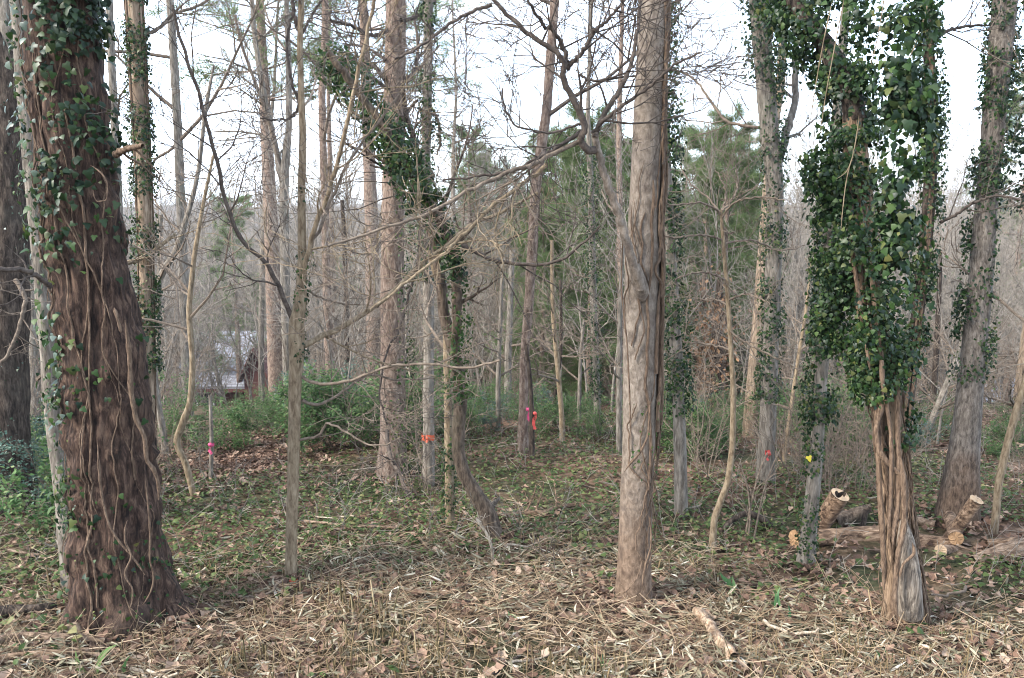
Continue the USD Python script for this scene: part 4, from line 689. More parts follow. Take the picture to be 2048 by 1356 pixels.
c = hit(1722, 1066); log('dead_branch', 'forked dead branch propping up the rotten slab', c - [0, 0, .03], at(1732, 1020, c[1] + .05), .022, .018, 'dark_bark', (None, None), 3, cat='branch')
def lie(name, label, pts, mat, ends, seed, ridge=.16, lump=.1):
    A = [lay(*q) for q in pts]; P, R = [a for a, _ in A], [r for _, r in A]
    t = Thing(name, label, 'log', P[0]); tr = Trunk(P, R, 110, 44, seed, ridge, 12, 4, lump); t.part('stem', tr.vf, mat, True)
    for e, (k, s) in enumerate(((0, -1), (-1, 1))):
        if ends[e]: t.part('cut_face', cap(tr.P[k] + s * tr.T[k] * .004, s * tr.T[k], tr.R[k] * 1.03, 24, seed + e), ends[e])
    return t
lie('log', 'long weathered trunk lying behind the vine-roped dead trunk, orange sawn end at left', [(1590, 1078, 36), (1660, 1074, 36, .05), (1745, 1069, 38, .08), (1830, 1083, 36, .1), (1905, 1092, 32, .15)], 'log_bark', ('fresh_cut_wood', None), 4, .2, .14)
p0, q0 = lay(1896, 1082, 26, .1); log('log', 'leaning cut log with a round pale end in front of the ridged poplar', p0 + [-.02, 0, -.03], at(1953, 1000, p0[1] - .14), q0, q0 * .98, ends=(None, 'pale_cut_wood'), seed=5, ridge=.14)
lie('log', 'thin log with a sawn end lying under the short round one', [(1882, 1101, 24), (1940, 1102, 24, .25), (2010, 1103, 24, .5)], 'pale_log_bark', ('pale_cut_wood', None), 7, .2)
p0, q0 = lay(1912, 1082, 27, -.05); log('log', 'short log with a broad orange sawn end, set on the fallen trunk', p0 + [0, 0, .02], p0 + [.16, .38, .03], q0, q0 * .95, ends=('fresh_cut_wood', None), seed=6)
lie('log', 'split rotten log running out at the right picture edge', [(1944, 1120, 18), (1990, 1110, 34), (2050, 1098, 48), (2150, 1086, 52)], 'pale_log_bark', (None, None), 8, .34, .2)
lie('log', 'grey fallen bough lying behind the rotten log at the right edge', [(1972, 1086, 16), (2040, 1084, 20), (2130, 1080, 20)], 'log_bark', (None, None), 9, .25)
lie('log', 'small pale log beyond the dead trunk at the poplar foot', [(1826, 1040, 18), (1872, 1050, 18)], 'pale_log_bark', (None, None), 10, .25)
def bough(name, label, pts, w0, w1, mat, Y=None, dY=0.0, cat='branch', tw=(0, 0), L=.3, seed=0, sides=16, ridge=.12, lump=.1, lies=False):
    Y = float(hit(*pts[0])[1]) if Y is None else Y; K = len(pts); rg = np.random.default_rng(seed + 900)
    P = np.array([at(px, py, Y + dY * i / (K - 1)) for i, (px, py) in enumerate(pts)]); P[:, 2] = np.maximum(P[:, 2], ground(P[:, 0], P[:, 1]) - .01)
    if lies: P = np.array([hit(px, py) for px, py in pts]); P[:, 2] += (w0 + w1) / 4 * pxm(1150, Y) * .8 + .022; Y = float(P[:, 1].mean())
    t = Thing(name, label, cat, P[0]); m = pxm(pts[0][1], Y)
    tr = Trunk(P, np.linspace(w0 / 2 * m, w1 / 2 * m, K), 60, sides, seed, ridge, 20, 5, lump); t.part('stem', tr.vf, mat, True)
    if tw[0]:
        out = []
        for i in range(tw[0]):
            k = rg.integers(8, 56); grow(rg, tr.P[k], norm(tr.T[k] * .6 + rg.normal(0, .6, 3) + [0, 0, .3]), L, tr.R[k] * .5, tw[1], out, kids=(4, 3))
        t.part('twigs', wood(out), mat)
    return t
bough('dead_branch', 'dark arched branch springing from the ground beside the long weathered log', [(1440, 1068), (1462, 1042), (1492, 1027), (1525, 1040), (1548, 1060), (1566, 1078)], 10, 17, 'dark_bark', dY=.2)
bough('dead_branch', 'peeling fallen branch lying right of the crooked tree foot', [(1000, 1046), (1040, 1038), (1080, 1036), (1112, 1026), (1150, 1018)], 13, 9, 'log_bark', dY=.5, lies=True, tw=(5, 1), L=.25, seed=2, ridge=.25)
bough('dead_branch', 'white forked dead branch standing before the crooked tree', [(985, 1128), (984, 1100), (974, 1070), (962, 1050), (952, 1036)], 6, 5, 'bleached_wood', tw=(3, 1), L=.15, seed=3)
bough('stump', 'jagged broken stump with splintered grey tip at the crooked tree foot', [(966, 1072), (974, 1040), (986, 1012), (1000, 996)], 26, 6, 'grey_dead_wood', cat='stump', seed=4, ridge=.4, lump=.25)
bough('dead_branch', 'long pale bare pole leaning across in front of the big pine', [(893, 940), (878, 900), (850, 840), (830, 780), (808, 720), (770, 690)], 9, 4, 'bleached_wood', Y=8.3, dY=.6, tw=(4, 1), L=.4, seed=5)
bough('stick', 'chunky pale barked stick lying in the straw, lower right', [(1392, 1240), (1412, 1262), (1440, 1300), (1468, 1338)], 24, 26, 'stained_wood', dY=-.42, lies=True, cat='stick', seed=6, ridge=.4, lump=.2)
bough('dead_branch', 'grey crooked branch half buried at the lower left edge', [(-20, 1300), (60, 1286), (120, 1288), (210, 1296)], 20, 13, 'pale_log_bark', dY=.02, lies=True, seed=7, ridge=.2)
bough('dead_branch', 'second grey branch lying below the crooked one at lower left', [(0, 1334), (80, 1322), (150, 1318), (215, 1306)], 17, 11, 'log_bark', dY=.05, lies=True, seed=8, ridge=.2)
bough('log', 'dark rotten log beside the thickest trunk at the left edge', [(-40, 1246), (30, 1236), (75, 1232), (112, 1228)], 24, 17, 'dark_bark', dY=.1, lies=True, cat='log', seed=9, ridge=.3)
bough('root', 'curved pale root arching out of the litter left of the thickest trunk', [(92, 1274), (128, 1258), (150, 1250), (162, 1266), (170, 1278)], 12, 14, 'tan_bark', cat='root', seed=10)
bough('stick', 'dark stick poking from the straw at the bottom edge', [(985, 1364), (1005, 1345), (1028, 1330), (1044, 1322)], 9, 7, 'dark_bark', lies=True, cat='stick', seed=11)
bough('dead_branch', 'thin dark fallen branch stretching left from the smooth trunk foot', [(1250, 1165), (1190, 1160), (1150, 1158), (1110, 1145), (1090, 1130)], 6, 4, 'dark_twig_bark', dY=.1, lies=True, tw=(4, 1), L=.2, seed=12)
bough('dead_branch', 'white twiggy branch on the ivy left of the smooth trunk', [(1238, 1047), (1215, 1050), (1196, 1058), (1188, 1070)], 5, 3, 'bleached_wood', tw=(3, 1), L=.15, seed=13)
bough('dead_branch', 'dark vine stem trailing from the pine foot to the ground', [(774, 860), (780, 910), (800, 950), (815, 990), (836, 1030), (850, 1045)], 8, 9, 'dark_twig_bark', Y=7.0, dY=-.8, tw=(5, 2), L=.4, seed=14)
for i in range(3):
    bough('bare_shoot', ['white bare shoot curving up beside the arched branch', 'pale shoot with side twigs behind the white one', 'thin whitish shoot leaning right by the arched branch'][i], [[(1494, 1082), (1500, 1030), (1497, 990), (1488, 950), (1472, 926)], [(1506, 1086), (1515, 1040), (1528, 980), (1546, 930), (1560, 900)], [(1490, 1080), (1504, 1000), (1520, 940), (1535, 905)]][i], 4, 2.5, 'twig_bark', dY=.1, tw=(3, 1), L=.3, seed=20 + i, cat='shoot')
rg = np.random.default_rng(6)
for i in range(60):                                         # loose sticks anybody could pick up
    y = rg.uniform(3.0, 10) if i > 12 else rg.uniform(2.9, 4.5); x = rg.uniform(-.72, .72) * y; L = rg.uniform(.2, .9) if y > 5.2 else rg.uniform(.12, .4); az = rg.uniform(-.7, .7) + (math.pi if rg.random() < .5 else 0); K = 8
    s = np.linspace(-.5, .5, K); P = np.stack([x + s * L * math.cos(az) + rg.normal(0, .012, K), y + s * L * math.sin(az) + rg.normal(0, .012, K), np.zeros(K)], 1); r = rg.uniform(.004, .011)
    P[:, 2] = ground(P[:, 0], P[:, 1]) + r + .015 + np.abs(s) * rg.uniform(0, .12)
    lone('fallen_stick', tubes([P], [np.linspace(r, r * .6, K)], 6), ('twig_bark', 'bleached_wood', 'pale_log_bark')[i % 3], 'thin bare stick fallen on the leaf litter', 'stick', 'fallen sticks on the litter', smooth=True)

# ------------------------------------------------------------------ green bamboo sprouts
def sprout(px, py, label, leaves, seed, hgt=.0):
    rg = np.random.default_rng(seed); g = hit(px, py); t = Thing('bamboo_sprout', label, 'bamboo', g); Y = g[1]
    if hgt: t.part('stem', tubes([np.array([g, g + [0, 0, hgt * .5], g + [.01, 0, hgt]])], [np.array([.003, .0025, .002])], 6), 'green_blades', True, np.full(18, .3))
    for k, (p0, p1, w) in enumerate(leaves):
        a, b = at(*p0, Y), at(*p1, Y + rg.uniform(-.05, .05)); L = np.linalg.norm(b - a); v, f = blade(seed * 10 + k)
        y = norm(b - a); z = norm(np.cross(np.cross(y, [0, -1, .4]), y)); x = np.cross(y, z); v = v * [w / .15, 1, .5]
        t.part('leaf', (a + L * (v @ np.stack([x, y, z])), f), 'green_blades', True, np.full(len(v), rg.random()))
sprout(190, 1350, 'broad green bamboo leaves at the bottom edge, lower left', [((186, 1372), (152, 1296), .22), ((192, 1352), (236, 1290), .2), ((250, 1352), (264, 1306), .2), ((244, 1356), (300, 1354), .18)], 1)
sprout(205, 1180, 'arching green bamboo shoot against the foot of the thickest trunk', [((203, 1086), (148, 1090), .16), ((206, 1095), (226, 1056), .14), ((200, 1106), (170, 1116), .16), ((190, 1040), (246, 1040), .1)], 2, .36)
sprout(90, 1040, 'light green upright bamboo leaf left of the thickest trunk', [((86, 1020), (96, 968), .2)], 3, .1)
sprout(1562, 1245, 'upright green bamboo leaves left of the vine-roped dead trunk', [((1560, 1212), (1561, 1172), .22), ((1576, 1245), (1574, 1205), .2), ((1549, 1215), (1550, 1182), .18)], 4)
sprout(1455, 1190, 'bluish green bamboo leaves right of the smooth trunk', [((1452, 1195), (1464, 1150), .25), ((1462, 1165), (1438, 1142), .25), ((1466, 1175), (1466, 1150), .3)], 5)
sprout(1766, 1330, 'bright green bamboo leaf at the bottom edge, lower right', [((1768, 1340), (1764, 1290), .2), ((1762, 1320), (1750, 1300), .2), ((1825, 1345), (1836, 1316), .24)], 6)
sprout(1030, 1240, 'small green leaf pair in the straw, centre', [((1034, 1242), (1018, 1228), .3), ((1018, 1232), (1016, 1222), .3)], 7)
sprout(60, 1275, 'bent green bamboo leaf by the left edge logs', [((40, 1285), (75, 1258), .3), ((75, 1258), (62, 1246), .3)], 8)
sprout(1215, 1340, 'thin green grass blades at the bottom edge, centre right', [((1208, 1335), (1204, 1302), .1), ((1212, 1338), (1220, 1310), .1), ((1206, 1336), (1198, 1312), .1)], 9)

# ------------------------------------------------------------------ repeated bare saplings, evergreen shrubs, pines, bare trees
def model(name, label, cat, group, parts):
    t = Thing(name, label, cat, (0, 0, 0), group); t.x.ClearXformOpOrder(); t.x.AddTranslateOp(); t.x.AddRotateZOp(); t.x.AddScaleOp(); t.n = 0
    for nm, vf, mt, sm, rnd in parts: t.part(nm, vf, mt, sm, rnd)
    return t
def place(t, x, y, rz, sc, label=None, group=None, cat=None):
    loc = (x, y, float(ground(x, y)) - .06)
    if t.n == 0:
        ops = t.x.GetOrderedXformOps(); ops[0].Set(Gf.Vec3d(*map(float, loc))); ops[1].Set(float(rz)); ops[2].Set(Gf.Vec3f(sc, sc, sc)); say(t.x.GetPrim(), label, cat, group)
    else: copy(t, loc, rz, sc, label, group, cat)
    t.n += 1
def bare(seed, h, r, kids, lv, t0=.18, lift=.06, wig=.10, ang=(.45, 1.0), ratio=.42, rmin=.003):
    rg = np.random.default_rng(seed); out = []
    P = grow(rg, [0, 0, 0], [rg.normal(0, .06), rg.normal(0, .06), 1], h, r, lv, out, kids=kids, wig=wig, lift=lift, ang=ang, ratio=ratio, K=9, rmin=rmin, t0=t0, taper=.85)
    return tubes([out[0][0]], [out[0][1]], 7), wood(out[1:], (3, 3, 4, 4))
def thicket(seed, n, h, rad, rmin=.003):
    rg = np.random.default_rng(seed); out = []
    for k in range(n):
        a = rg.uniform(0, 6.28); p = [rad * math.cos(a) * rg.random(), rad * math.sin(a) * rg.random(), 0]
        grow(rg, p, [.5 * math.cos(a), .5 * math.sin(a), 1.2], h * rg.uniform(.5, 1.1), .010, 2, out, kids=(6, 4), wig=.13, lift=.01, ang=(.4, 1.1), ratio=.42, K=7, rmin=rmin, t0=.15)
    return wood(out, (3, 3, 4))
SAP, SHR, EVG, PIN, TALL = [], [], [], [], []
gS, gB, gE = 'bare saplings in the wood', 'bare twiggy shrubs in the wood', 'evergreen shrubs of the undergrowth'
for s in range(6):
    tk, cr = bare(300 + s, 5.2 + .5 * s, .022 + .003 * s, (14, 6, 4), 3); SAP.append(model('bare_sapling', None, 'sapling', gS, [('trunk', tk, 'brush_bark', True, None), ('crown', cr, 'brush_bark', False, None)]))
for s in range(4): SHR.append(model('bare_shrub', None, 'shrub', gB, [('stems', thicket(320 + s, 9, 1.9, .25), 'twig_bark', False, None)]))
def evergreen(seed, h, w, n, mat):
    rg = np.random.default_rng(seed); out = []
    for k in range(7):
        a = rg.uniform(0, 6.28); grow(rg, [.08 * math.cos(a), .08 * math.sin(a), 0], [w * .5 * math.cos(a), w * .5 * math.sin(a), h * .8], h * rg.uniform(.6, 1.1), .010, 2, out, kids=(8, 5), wig=.14, lift=.0, ang=(.5, 1.2), ratio=.5, K=7, t0=.2)
    tip = [p for p, r, l in out if l < 2]; A = np.vstack([p[1:] for p in tip]); D = np.vstack([np.diff(p, axis=0) for p in tip])
    i = rg.integers(0, len(A), n); P = A[i] + rg.normal(0, .035, (n, 3)); al = norm(norm(D[i]) + rg.normal(0, .6, (n, 3))); nn = norm(rg.normal(0, .5, (n, 3)) + [0, 0, 1])
    m, r = scatter(OVAL, P, nn, al, rg.uniform(.045, .078, n), rg)
    return [('stems', wood(out, (3, 3, 4)), 'twig_bark', False, None), ('foliage', m, mat, False, r)]
for s in range(5):
    q = evergreen(340 + s, 1.25 + .22 * s, 1.3, 3300, ('shrub_leaf', 'shrub_leaf', 'shrub_leaf_blue')[s % 3]); EVG.append(model('evergreen_shrub', None, 'shrub', gE, q)); EVG[-1].h = float(np.percentile(q[1][1][0][:, 2], 97))
def pine(seed, h, spreadw, low):
    rg = np.random.default_rng(seed); r0 = h * .014; tk = tubes([np.array([[0, 0, 0], [.05, 0, h * .3], [.02, .06, h * .6], [0, 0, h]])], [np.array([r0, r0 * .8, r0 * .5, .012])], 8); out, tips, dirs = [], [], []
    z = h * low
    while z < h * .98:
        for k in range(5):
            f = 1 - (z - h * low) / (h * (1 - low)); a = rg.uniform(0, 6.28); L = spreadw * (.25 + .75 * f ** .8) * rg.uniform(.6, 1.15); o = []
            grow(rg, [0, 0, z], [math.cos(a), math.sin(a), rg.uniform(.0, .35)], L, .014 + .012 * f, 1, o, kids=(7,), wig=.1, lift=.05, ang=(.4, .9), ratio=.42, K=6, t0=.25)
            out += o
            for p, r, l in o:
                q = p[len(p) // 3:]; tips += list(q); dirs += list(np.gradient(p, axis=0)[len(p) // 3:])
        z += h * rg.uniform(.035, .06)
    T, D = np.array(tips), norm(np.array(dirs)); k = 18; n = len(T) * k
    P = np.repeat(T, k, 0) + rg.normal(0, .05, (n, 3)); al = norm(np.repeat(D, k, 0) * .9 + rg.normal(0, .6, (n, 3)) + [0, 0, .2])
    m, r = scatter((np.array([[-.04, 0, 0], [.04, 0, 0], [0, 1, -.08]]), np.array([[0, 1, 2]])), P, uv(rg, n), al, rg.uniform(.14, .27, n), rg)
    return [('trunk', tk, 'pine_bark', True, None), ('branches', wood(out, (3, 4)), 'pine_bark', False, None), ('foliage', m, 'pine_needles', False, r)]
for s, (h, w, low) in enumerate([(12, 2.6, .18), (15, 3.0, .30), (9, 2.2, .10), (17, 3.0, .5)]): PIN.append(model('pine_tree', None, 'pine', None, pine(360 + s, h, w, low)))
for s in range(4):
    tk, cr = bare(380 + s, 13.5 + s, .10 + .01 * s, (20, 7, 4), 3, t0=.28, lift=.05, wig=.06, ratio=.30, rmin=.006); TALL.append(model('bare_tree', None, 'tree', 'tall bare trees further down the slope', [('trunk', tk, 'gray_bark', True, None), ('crown', cr, 'brush_bark', False, None)]))
def xat(px, Y): return (px - 1024) / FPX * Y / ray(px, 600)[1]
for k, (px, Y, i, sc, lb) in enumerate([(1180, 16, 0, .52, 'feathery green pine behind the slender ivied pole'), (1110, 20, 2, .78, 'low soft green pine left of the slender ivied pole'), (1450, 19, 0, .60, 'olive green pine behind the slim straw-coloured sapling'), (1500, 36, 2, 1.25, 'yellowish green pine far behind the twin trunks'), (940, 28, 1, .70, 'dark green pine right of the leaning ivied tree'), (1010, 40, 0, 1.0, 'hazy pine beyond the slanting brown trunk'), (850, 38, 2, 1.3, 'distant pine showing round the straight ivied trunk'), (470, 44, 1, .95, 'distant pine above the grey shingle roof'), (545, 22, 3, 1.0, 'high crowned pine whose tufts float above the sapling fork'), (745, 20, 3, .92, 'tall pine with drooping tufts left of the big pine trunk'), (690, 60, 1, .9, 'faraway pine between thin trunk and big pine'), (1290, 42, 1, .8, 'distant pine hidden by the smooth trunk'), (1380, 46, 0, 1.1, 'hazy far pine right of the ivy wrapped trunk'), (1085, 17, 2, .50, 'young bright green pine at the foot of the slanting trunk'), (1230, 18, 2, .7, 'young pine left of the smooth trunk'), (1640, 50, 1, .9, 'distant pine behind the hanging ivy'), (2030, 30, 1, .9, 'dull pine at the right picture edge'), (1055, 25, 2, .82, 'soft pine seen between the slanting brown trunk and its left neighbour'), (1150, 24, 0, .68, 'light green pine just left of the slender ivied pole'), (1215, 23, 2, .85, 'pine filling the gap left of the snapped limb'), (1365, 24, 0, .72, 'pine showing right beside the ivy wrapped trunk'), (1405, 21, 2, .84, 'soft pine left of the fan of thin shoots'), (1485, 25, 0, .78, 'pine half hidden by the bare pinkish trunk'), (980, 30, 2, 1.15, 'soft pine in the middle of the wood above the white house')]):
    place(PIN[i], xat(px, Y), Y, 47 * k, sc, lb, cat='pine')
# evergreen understory
rg = np.random.default_rng(12); spots = []
for px, Y, sc in [(60, 6.6, 1.05), (20, 7.4, 1.25), (85, 7.2, .9), (380, 9.2, .8), (450, 10.2, 1.0), (520, 10.4, .9), (560, 11.5, 1.1), (640, 9.8, 1.05), (690, 9.2, .95), (730, 9.9, 1.1), (800, 9.4, .8), (500, 9.4, 1.1), (610, 10.6, 1.2), (330, 8.8, .9), (960, 10.4, .9), (1000, 11.0, .8), (930, 12.0, 1.0), (1090, 11.2, .9), (1150, 12.0, .9), (1200, 9.2, .6), (1320, 9.2, .8), (1400, 9.6, 1.0), (1450, 8.8, .8), (1390, 11.5, 1.1), (1330, 12.5, 1.0), (1480, 10.5, .9), (1600, 9.6, .9), (1700, 9.0, .85), (1760, 9.8, 1.0), (1840, 8.6, .8), (1880, 9.6, .9), (1690, 11.5, 1.1), (1800, 12, 1.1), (1990, 8.4, .8), (2030, 9.4, .9), (1560, 12.5, 1.0), (1950, 12, 1.0), (100, 5.7, 1), (40, 6.0, 1), (660, 8.6, 1), (720, 8.4, 1), (770, 8.9, 1), (430, 8.6, 1), (1360, 8.4, 1), (1420, 8.0, 1), (1730, 8.2, 1), (1660, 8.4, 1), (980, 9.4, 1), (1120, 9.6, 1), (880, 9.6, 1), (1040, 9.2, 1), (1060, 10.4, 1), (1170, 10.6, 1), (1540, 9.8, 1), (1600, 8.6, 1), (590, 9.6, 1), (540, 10.4, 1), (700, 9.6, 1), (760, 8.2, 1), (830, 9.0, 1), (910, 8.9, 1)]:
    spots.append((xat(px, Y), Y, sc))
NOTED = {0: 'evergreen shrub left of the slim grey stem by the thickest trunk', 1: 'evergreen shrub at the foot of the dark forked tree at the left edge', 2: 'evergreen shrub tucked close behind the slim grey leaning stem', 3: 'evergreen shrub left of the pink flagged stake', 4: 'evergreen shrub right behind the pink flagged stake', 8: 'evergreen shrub just left of the big pine foot', 9: 'evergreen shrub left of the yellowish sapling stem', 17: 'evergreen shrub below the coral ribbons', 20: 'evergreen shrub between the smooth trunk and the ivy wrapped trunk', 22: 'evergreen shrub behind the slim straw-coloured sapling', 30: 'evergreen shrub left of the ridged poplar foot', 33: 'evergreen shrub right of the ridged poplar', 27: 'evergreen shrub beyond the leaning hollow log'}
tops = lambda px: np.interp(px, [0, 100, 330, 560, 640, 760, 850, 1000, 1200, 1330, 1450, 1600, 1760, 1900, 2048], [845, 845, 800, 795, 755, 765, 830, 795, 815, 765, 795, 785, 785, 805, 850]) + (rg.uniform(-60, 25) if not 370 < px < 580 else rg.uniform(-5, 30))
for q, (x, y, sc) in enumerate(spots):
    e = EVG[rg.integers(0, 5)]; px = 1024 + x / y * FPX; sc = max((at(px, tops(px), y)[2] - float(ground(x, y))) / e.h, .3)
    place(e, x, y, rg.uniform(0, 360), sc, NOTED.get(q, 'glossy green evergreen shrub in the undergrowth beneath the bare trees'), None if q in NOTED else gE, 'shrub')
GAPS = [(-.415, -.285, 44, .95), (-.62, -.575, 44, .6), (-.20, -.04, 60, .35), (.585, .66, 40, .7), (.03, .16, 22, .6), (.22, .34, 22, .5)]     # thinner growth in front of the houses and the young pines
gr = np.random.default_rng(4242)
def thin(x, y): return any(a < x / y < b and y < m and gr.random() < k for a, b, m, k in GAPS)
def clear(x, y): return not (abs(x / y + .37) < .07 and 8 < y < 12.5) and not thin(x, y)     # the leafy opening by the pink stake
for i in range(165):
    y = 8.6 + 17 * rg.random() ** .9; x = rg.uniform(-.72, .72) * y
    if clear(x, y): place(SAP[rg.integers(0, 6)], x, y, rg.uniform(0, 360), float(np.clip((1.65 - ground(x, y) + rg.uniform(-1.4, .9)) / 5.2, .3, 1.3)), 'thin bare grey-brown sapling in the crowded wood', gS, 'sapling')
for i in range(115):
    y = 6.2 + 12 * rg.random() ** 1.1; x = rg.uniform(-.72, .72) * y
    if clear(x, y) and not (y < 7.4 and -.1 < x / y < .12) and not (y < 10 and -.27 < x / y < -.12): place(SHR[rg.integers(0, 4)], x, y, rg.uniform(0, 360), rg.uniform(.45, 1.1) * (0.7 if y < 8 else 1), 'low tangled bare shrub of thin shoots on the woodland floor', gB, 'shrub')
for i in range(85):
    y = 18 + 50 * rg.random(); x = rg.uniform(-.75, .75) * y
    if not thin(x, y): place(TALL[rg.integers(0, 4)], x, y, rg.uniform(0, 360), float(np.clip((1.65 - ground(x, y) + rg.uniform(-3, .07 * y)) / 14.5, .3, 1.4)), 'tall bare grey tree down the slope behind the thicket', 'tall bare trees further down the slope', 'tree')
def swarm(name, models, pts, rots, scs, ids, kind='stuff', label=None, cat=None):
    pi = UsdGeom.PointInstancer.Define(stage, '/World/' + name); pi.CreatePrototypesRel().SetTargets([Sdf.Path(m) for m in models])
    pi.CreatePositionsAttr(Vt.Vec3fArray.FromNumpy(np.asarray(pts, np.float32))); q = np.zeros((len(pts), 4)); 
    pi.CreateOrientationsAttr([Gf.Quath(float(math.cos(a / 2)), 0, 0, float(math.sin(a / 2))) for a in rots]); pi.CreateScalesAttr([Gf.Vec3f(float(s), float(s), float(s)) for s in scs])
    pi.CreateProtoIndicesAttr(Vt.IntArray.FromNumpy(np.asarray(ids, np.int32))); say(pi.GetPrim(), label, cat, kind=kind)
far = []
for s in range(4):
    rg2 = np.random.default_rng(400 + s); ps = []
    for k in range(5):
        tk, cr = bare(420 + s * 5 + k, rg2.uniform(4, 8.5), .03, (10, 5, 4), 3, rmin=.006); m = join([tk, cr]); ps.append((m[0] + [rg2.uniform(-1.6, 1.6), rg2.uniform(-1.6, 1.6), 0], m[1]))
    pth = f'/World/distant_thicket/model_{s}'; far.append((pth, join(ps)))
N = 560; y = 22 + 110 * rg.random(N) ** 1.4; x = rg.uniform(-.75, .75, N) * y; kp = np.array([not thin(a, b) for a, b in zip(x, y)]); x, y = x[kp], y[kp]; N = len(x)
swarm('distant_thicket', [p for p, _ in far], np.stack([x, y, ground(x, y) - .1], 1), rg.uniform(0, 6.28, N), np.clip((1.65 - ground(x, y) + rg.uniform(-4, 1.5, N)) / 8, .7, 2.6), rg.integers(0, 4, N), label='grey-brown mass of bare trees filling the slope beyond', cat='woodland')
for p, m in far: put(p, m, 'brush_bark')
N = 900; y = rg.uniform(230, 640, N); x = rg.uniform(-.8, .8, N) * y
swarm('ridge_wood', [p for p, _ in far], np.stack([x, y, ground(x, y) - .1], 1), rg.uniform(0, 6.28, N), rg.uniform(1.6, 2.6, N), rg.integers(0, 4, N), label='bare wood covering the far ridge', cat='woodland')

# ------------------------------------------------------------------ litter and ground cover
rg = np.random.default_rng(99)
def floor_points(n, y0, y1, power=1.0, half=.76, margin=.35):
    y = y0 + (y1 - y0) * rg.random(n) ** power; x = rg.uniform(-1, 1, n) * (half * y + margin); return x, y
def strew(tms, x, y, size, lift, tilt, mat, name, label, cat, extra_up=0.0):
    n = len(x); z = ground(x, y) + rg.uniform(*lift, n); e = .06
    nx = -(ground(x + e, y) - ground(x - e, y)) / (2 * e); ny = -(ground(x, y + e) - ground(x, y - e)) / (2 * e)
    nn = norm(np.stack([nx, ny, np.ones(n)], 1) + rg.normal(0, tilt, (n, 3)) * [1, 1, .3]); al = norm(np.stack([rg.normal(size=n), rg.normal(size=n), extra_up * rg.random(n)], 1))
    m, r = many(tms, np.stack([x, y, z], 1), nn, al, rg.uniform(*size, n), rg); lone(name, m, mat, label, cat, kind='stuff', rnd=r)
mixf = lambda x, y, s, seed: meshkit.fbm(np.stack([x * s, y * s, np.zeros_like(x)], 1), 3, seed)
edge = lambda x: 5.0 + .35 * np.sin(x * 1.3 + 1) - .9 * np.clip(x - 1.2, 0, 1) - .3 * np.clip(-x - 1.5, 0, 1)           # where the cut bamboo gives way to ivy
def free(x, y):                                              # no growth right in front of and under the logs
    P = np.stack([x, y, ground(x, y)], 1) - EYE; d = P @ CF; px, py = P @ CR / d * FPX + 1024, 678 - P @ CU / d * FPX
    return ~((px > 1572) & (px < 2100) & (py > 1050) & (py < 1122))
OAK = [oak(s) for s in range(5)]
x, y = floor_points(38000, 2.3, 13, 1.35); k = rg.random(len(x)) < np.where(y < 6, .45 + .9 * (mixf(x, y, .9, 4) - .35), .30 + .9 * (mixf(x, y, .6, 6) - .4)); x, y = x[k], y[k]
x2, y2 = hit(430, 940)[0] + rg.normal(0, .55, 4200), hit(430, 940)[1] + rg.normal(.4, 1.0, 4200)
for tt, q in ((T1, 500), (T12, 260), (T17, 260), (T5, 60), (T0, 150), (T16, 80), (T19, 160), (T7, 100)):      # drifts against the foot of the trunks
    a, r = rg.uniform(0, 6.283, q), tt.tr.R[2] * 1.25 + rg.exponential(.10, q); x2, y2 = np.r_[x2, tt.base[0] + r * np.cos(a)], np.r_[y2, tt.base[1] + r * np.sin(a)]
x, y = np.r_[x, x2], np.r_[y, y2]
strew(OAK, x, y, (.03, .07), (.0, .03), .34, 'brown_leaves', 'leaf_litter', 'fallen brown and russet leaves strewn over the woodland floor', 'leaf litter')
x, y = floor_points(62000, 2.2, 7.0, 1.1); k = (y < edge(x) + rg.normal(0, .35, len(x))) & (rg.random(len(x)) < .42 + 1.7 * (mixf(x, y, 1.3, 11) - .40)); x, y = x[k], y[k]
strew([blade(s) for s in range(8)], x, y, (.034, .098), (.003, .038), .26, 'bamboo_blades', 'dry_bamboo_leaves', 'pale dry bamboo leaves carpeting the near ground', 'leaf litter', .5)
# straw stalks
x, y = floor_points(19000, 2.2, 7.2, 1.05); k = y < edge(x) + rg.normal(0, .5, len(x)); x, y = x[k], y[k]; n = len(x); L = rg.uniform(.05, .24, n) * (1 + 1.5 * (rg.random(n) < .05)); az = np.where(rg.random(n) < .65, rg.normal(0, .5, n), rg.uniform(0, 6.28, n)); dx, dy = np.cos(az) * L / 2, np.sin(az) * L / 2
S = np.linspace(-1, 1, 4); r = rg.uniform(.0007, .0019, n); up = rg.uniform(.008, .05, n); tl = rg.normal(0, .05, n)
PP = [np.stack([x[i] + dx[i] * S, y[i] + dy[i] * S, np.full(4, 0.0)], 1) for i in range(n)]; A = np.array(PP); A[..., 2] = ground(A[..., 0], A[..., 1]).max(1)[:, None] + up[:, None] + tl[:, None] * S + rg.normal(0, .006, (n, 4))
lone('straw_stalks', tubes(list(A), [np.full(4, q) for q in r], 3), 'straw', 'broken tan bamboo stalks and straw lying among the leaves', 'straw', kind='stuff', rnd=np.repeat(rg.random(n), 12))
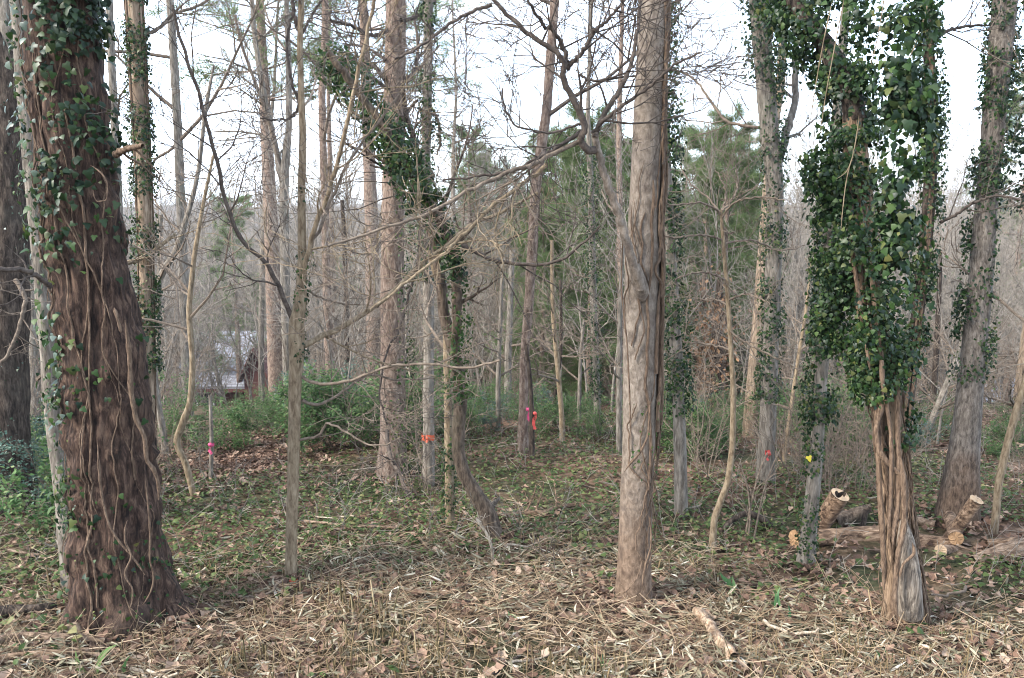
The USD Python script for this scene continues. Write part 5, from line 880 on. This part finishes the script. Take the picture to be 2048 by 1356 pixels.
# cut stubble standing in tufts
cl = [(hit(px, py), k, sp) for px, py, k, sp in [(730, 1235, 60, .16), (790, 1275, 60, .2), (860, 1315, 70, .2), (700, 1225, 30, .15), (1160, 1345, 60, .22), (1230, 1352, 60, .2), (480, 1345, 40, .16), (500, 1330, 40, .14), (560, 1215, 40, .22), (420, 1150, 50, .25), (640, 1180, 50, .3), (1690, 1330, 60, .3), (1560, 1350, 50, .25), (1880, 1320, 60, .3), (1980, 1290, 40, .3), (1900, 1250, 30, .3), (1400, 1150, 40, .3), (1150, 1110, 40, .4), (950, 1130, 30, .4), (300, 1300, 30, .3), (640, 1330, 60, .25), (1780, 1345, 60, .3), (1480, 1300, 30, .3), (60, 1200, 30, .3), (740, 1345, 60, .2), (900, 1350, 40, .2)]]
ps, rs, rr = [], [], []
for c, k, sp in cl:
    for q in range(k):
        bx, by = c[0] + rg.normal(0, sp * .55), c[1] + rg.normal(0, sp * .45); bz = float(ground(bx, by)); h = rg.uniform(.02, .085) * (1 + (rg.random() < .12)); d = rg.normal(0, .16, 2) * h
        ps.append(np.array([[bx, by, bz - .01], [bx + d[0] * .5, by + d[1] * .5, bz + h * .5], [bx + d[0], by + d[1], bz + h]])); w = rg.uniform(.0016, .0042); rs.append(np.array([w, w, w * .9]))
v, f = tubes(ps, rs, 4); lone('bamboo_stubble', (v, f), 'stubble', 'short cut bamboo stubble standing in tan tufts', 'stubble', kind='stuff', rnd=np.repeat(rg.random(len(ps)), 12))
# standing dry stems and thin upright shoots, ivy carpet
x, y = floor_points(90000, 4.0, 14, 1.25); k = (y > edge(x) - .3 + rg.normal(0, .35, len(x))) & (mixf(x, y, .8, 21) + .25 * rg.random(len(x)) > .53) & ~((np.abs(x / y + .372) < .062) & (y > 7.5)); x, y = x[k], y[k]; k = free(x, y); x, y = x[k], y[k]
strew([IVYS, OVAL, OVAL, OVAL], x, y, (.022, .046), (.005, .065), .45, 'ivy_ground', 'ground_ivy', 'dark green ivy creeping over the woodland floor', 'ground ivy')
x, y = floor_points(2600, 2.3, 5.6, 1.0); k = mixf(x, y, 1.1, 31) > .53; x, y = x[k], y[k]
strew([IVYS, OVAL], x, y, (.03, .055), (.02, .09), .5, 'ivy_ground', 'ground_ivy', 'sparse green ivy leaves poking through the straw', 'ground ivy')
n = 750; x, y = floor_points(n, 4.2, 11, 1.0); out = []; FR = free(x, y)
for i in range(n):
    if y[i] > edge(x[i]) - .3 and FR[i]: grow(rg, [x[i], y[i], float(ground(x[i], y[i])) - .02], [rg.normal(0, .45), rg.normal(0, .45), 1], rg.uniform(.12, .5), .0028, 1, out, kids=(4,), wig=.16, lift=0, K=5, rmin=.0014, ratio=.4)
lone('undergrowth', wood(out, (3, 3)), 'brush_bark', 'fine bare stems of low growth rising through the ivy', 'undergrowth', kind='stuff')

# ------------------------------------------------------------------ air
zb = float(ground(np.zeros(50), np.linspace(0, 300, 50)).min()) - 12
if True:
    usdkit.material(stage, '/World/Looks/haze_air', {'v': ('principled_volume', {'color': (.86, .89, .96), 'density': .0003, 'anisotropy': .2})}, volume='v.volume')
    hb = box((-1200, -150, -60), (1200, 1600, 60)); lone('haze', hb, 'haze_air', 'thin pale haze that softens the far trees', 'haze', kind='stuff')
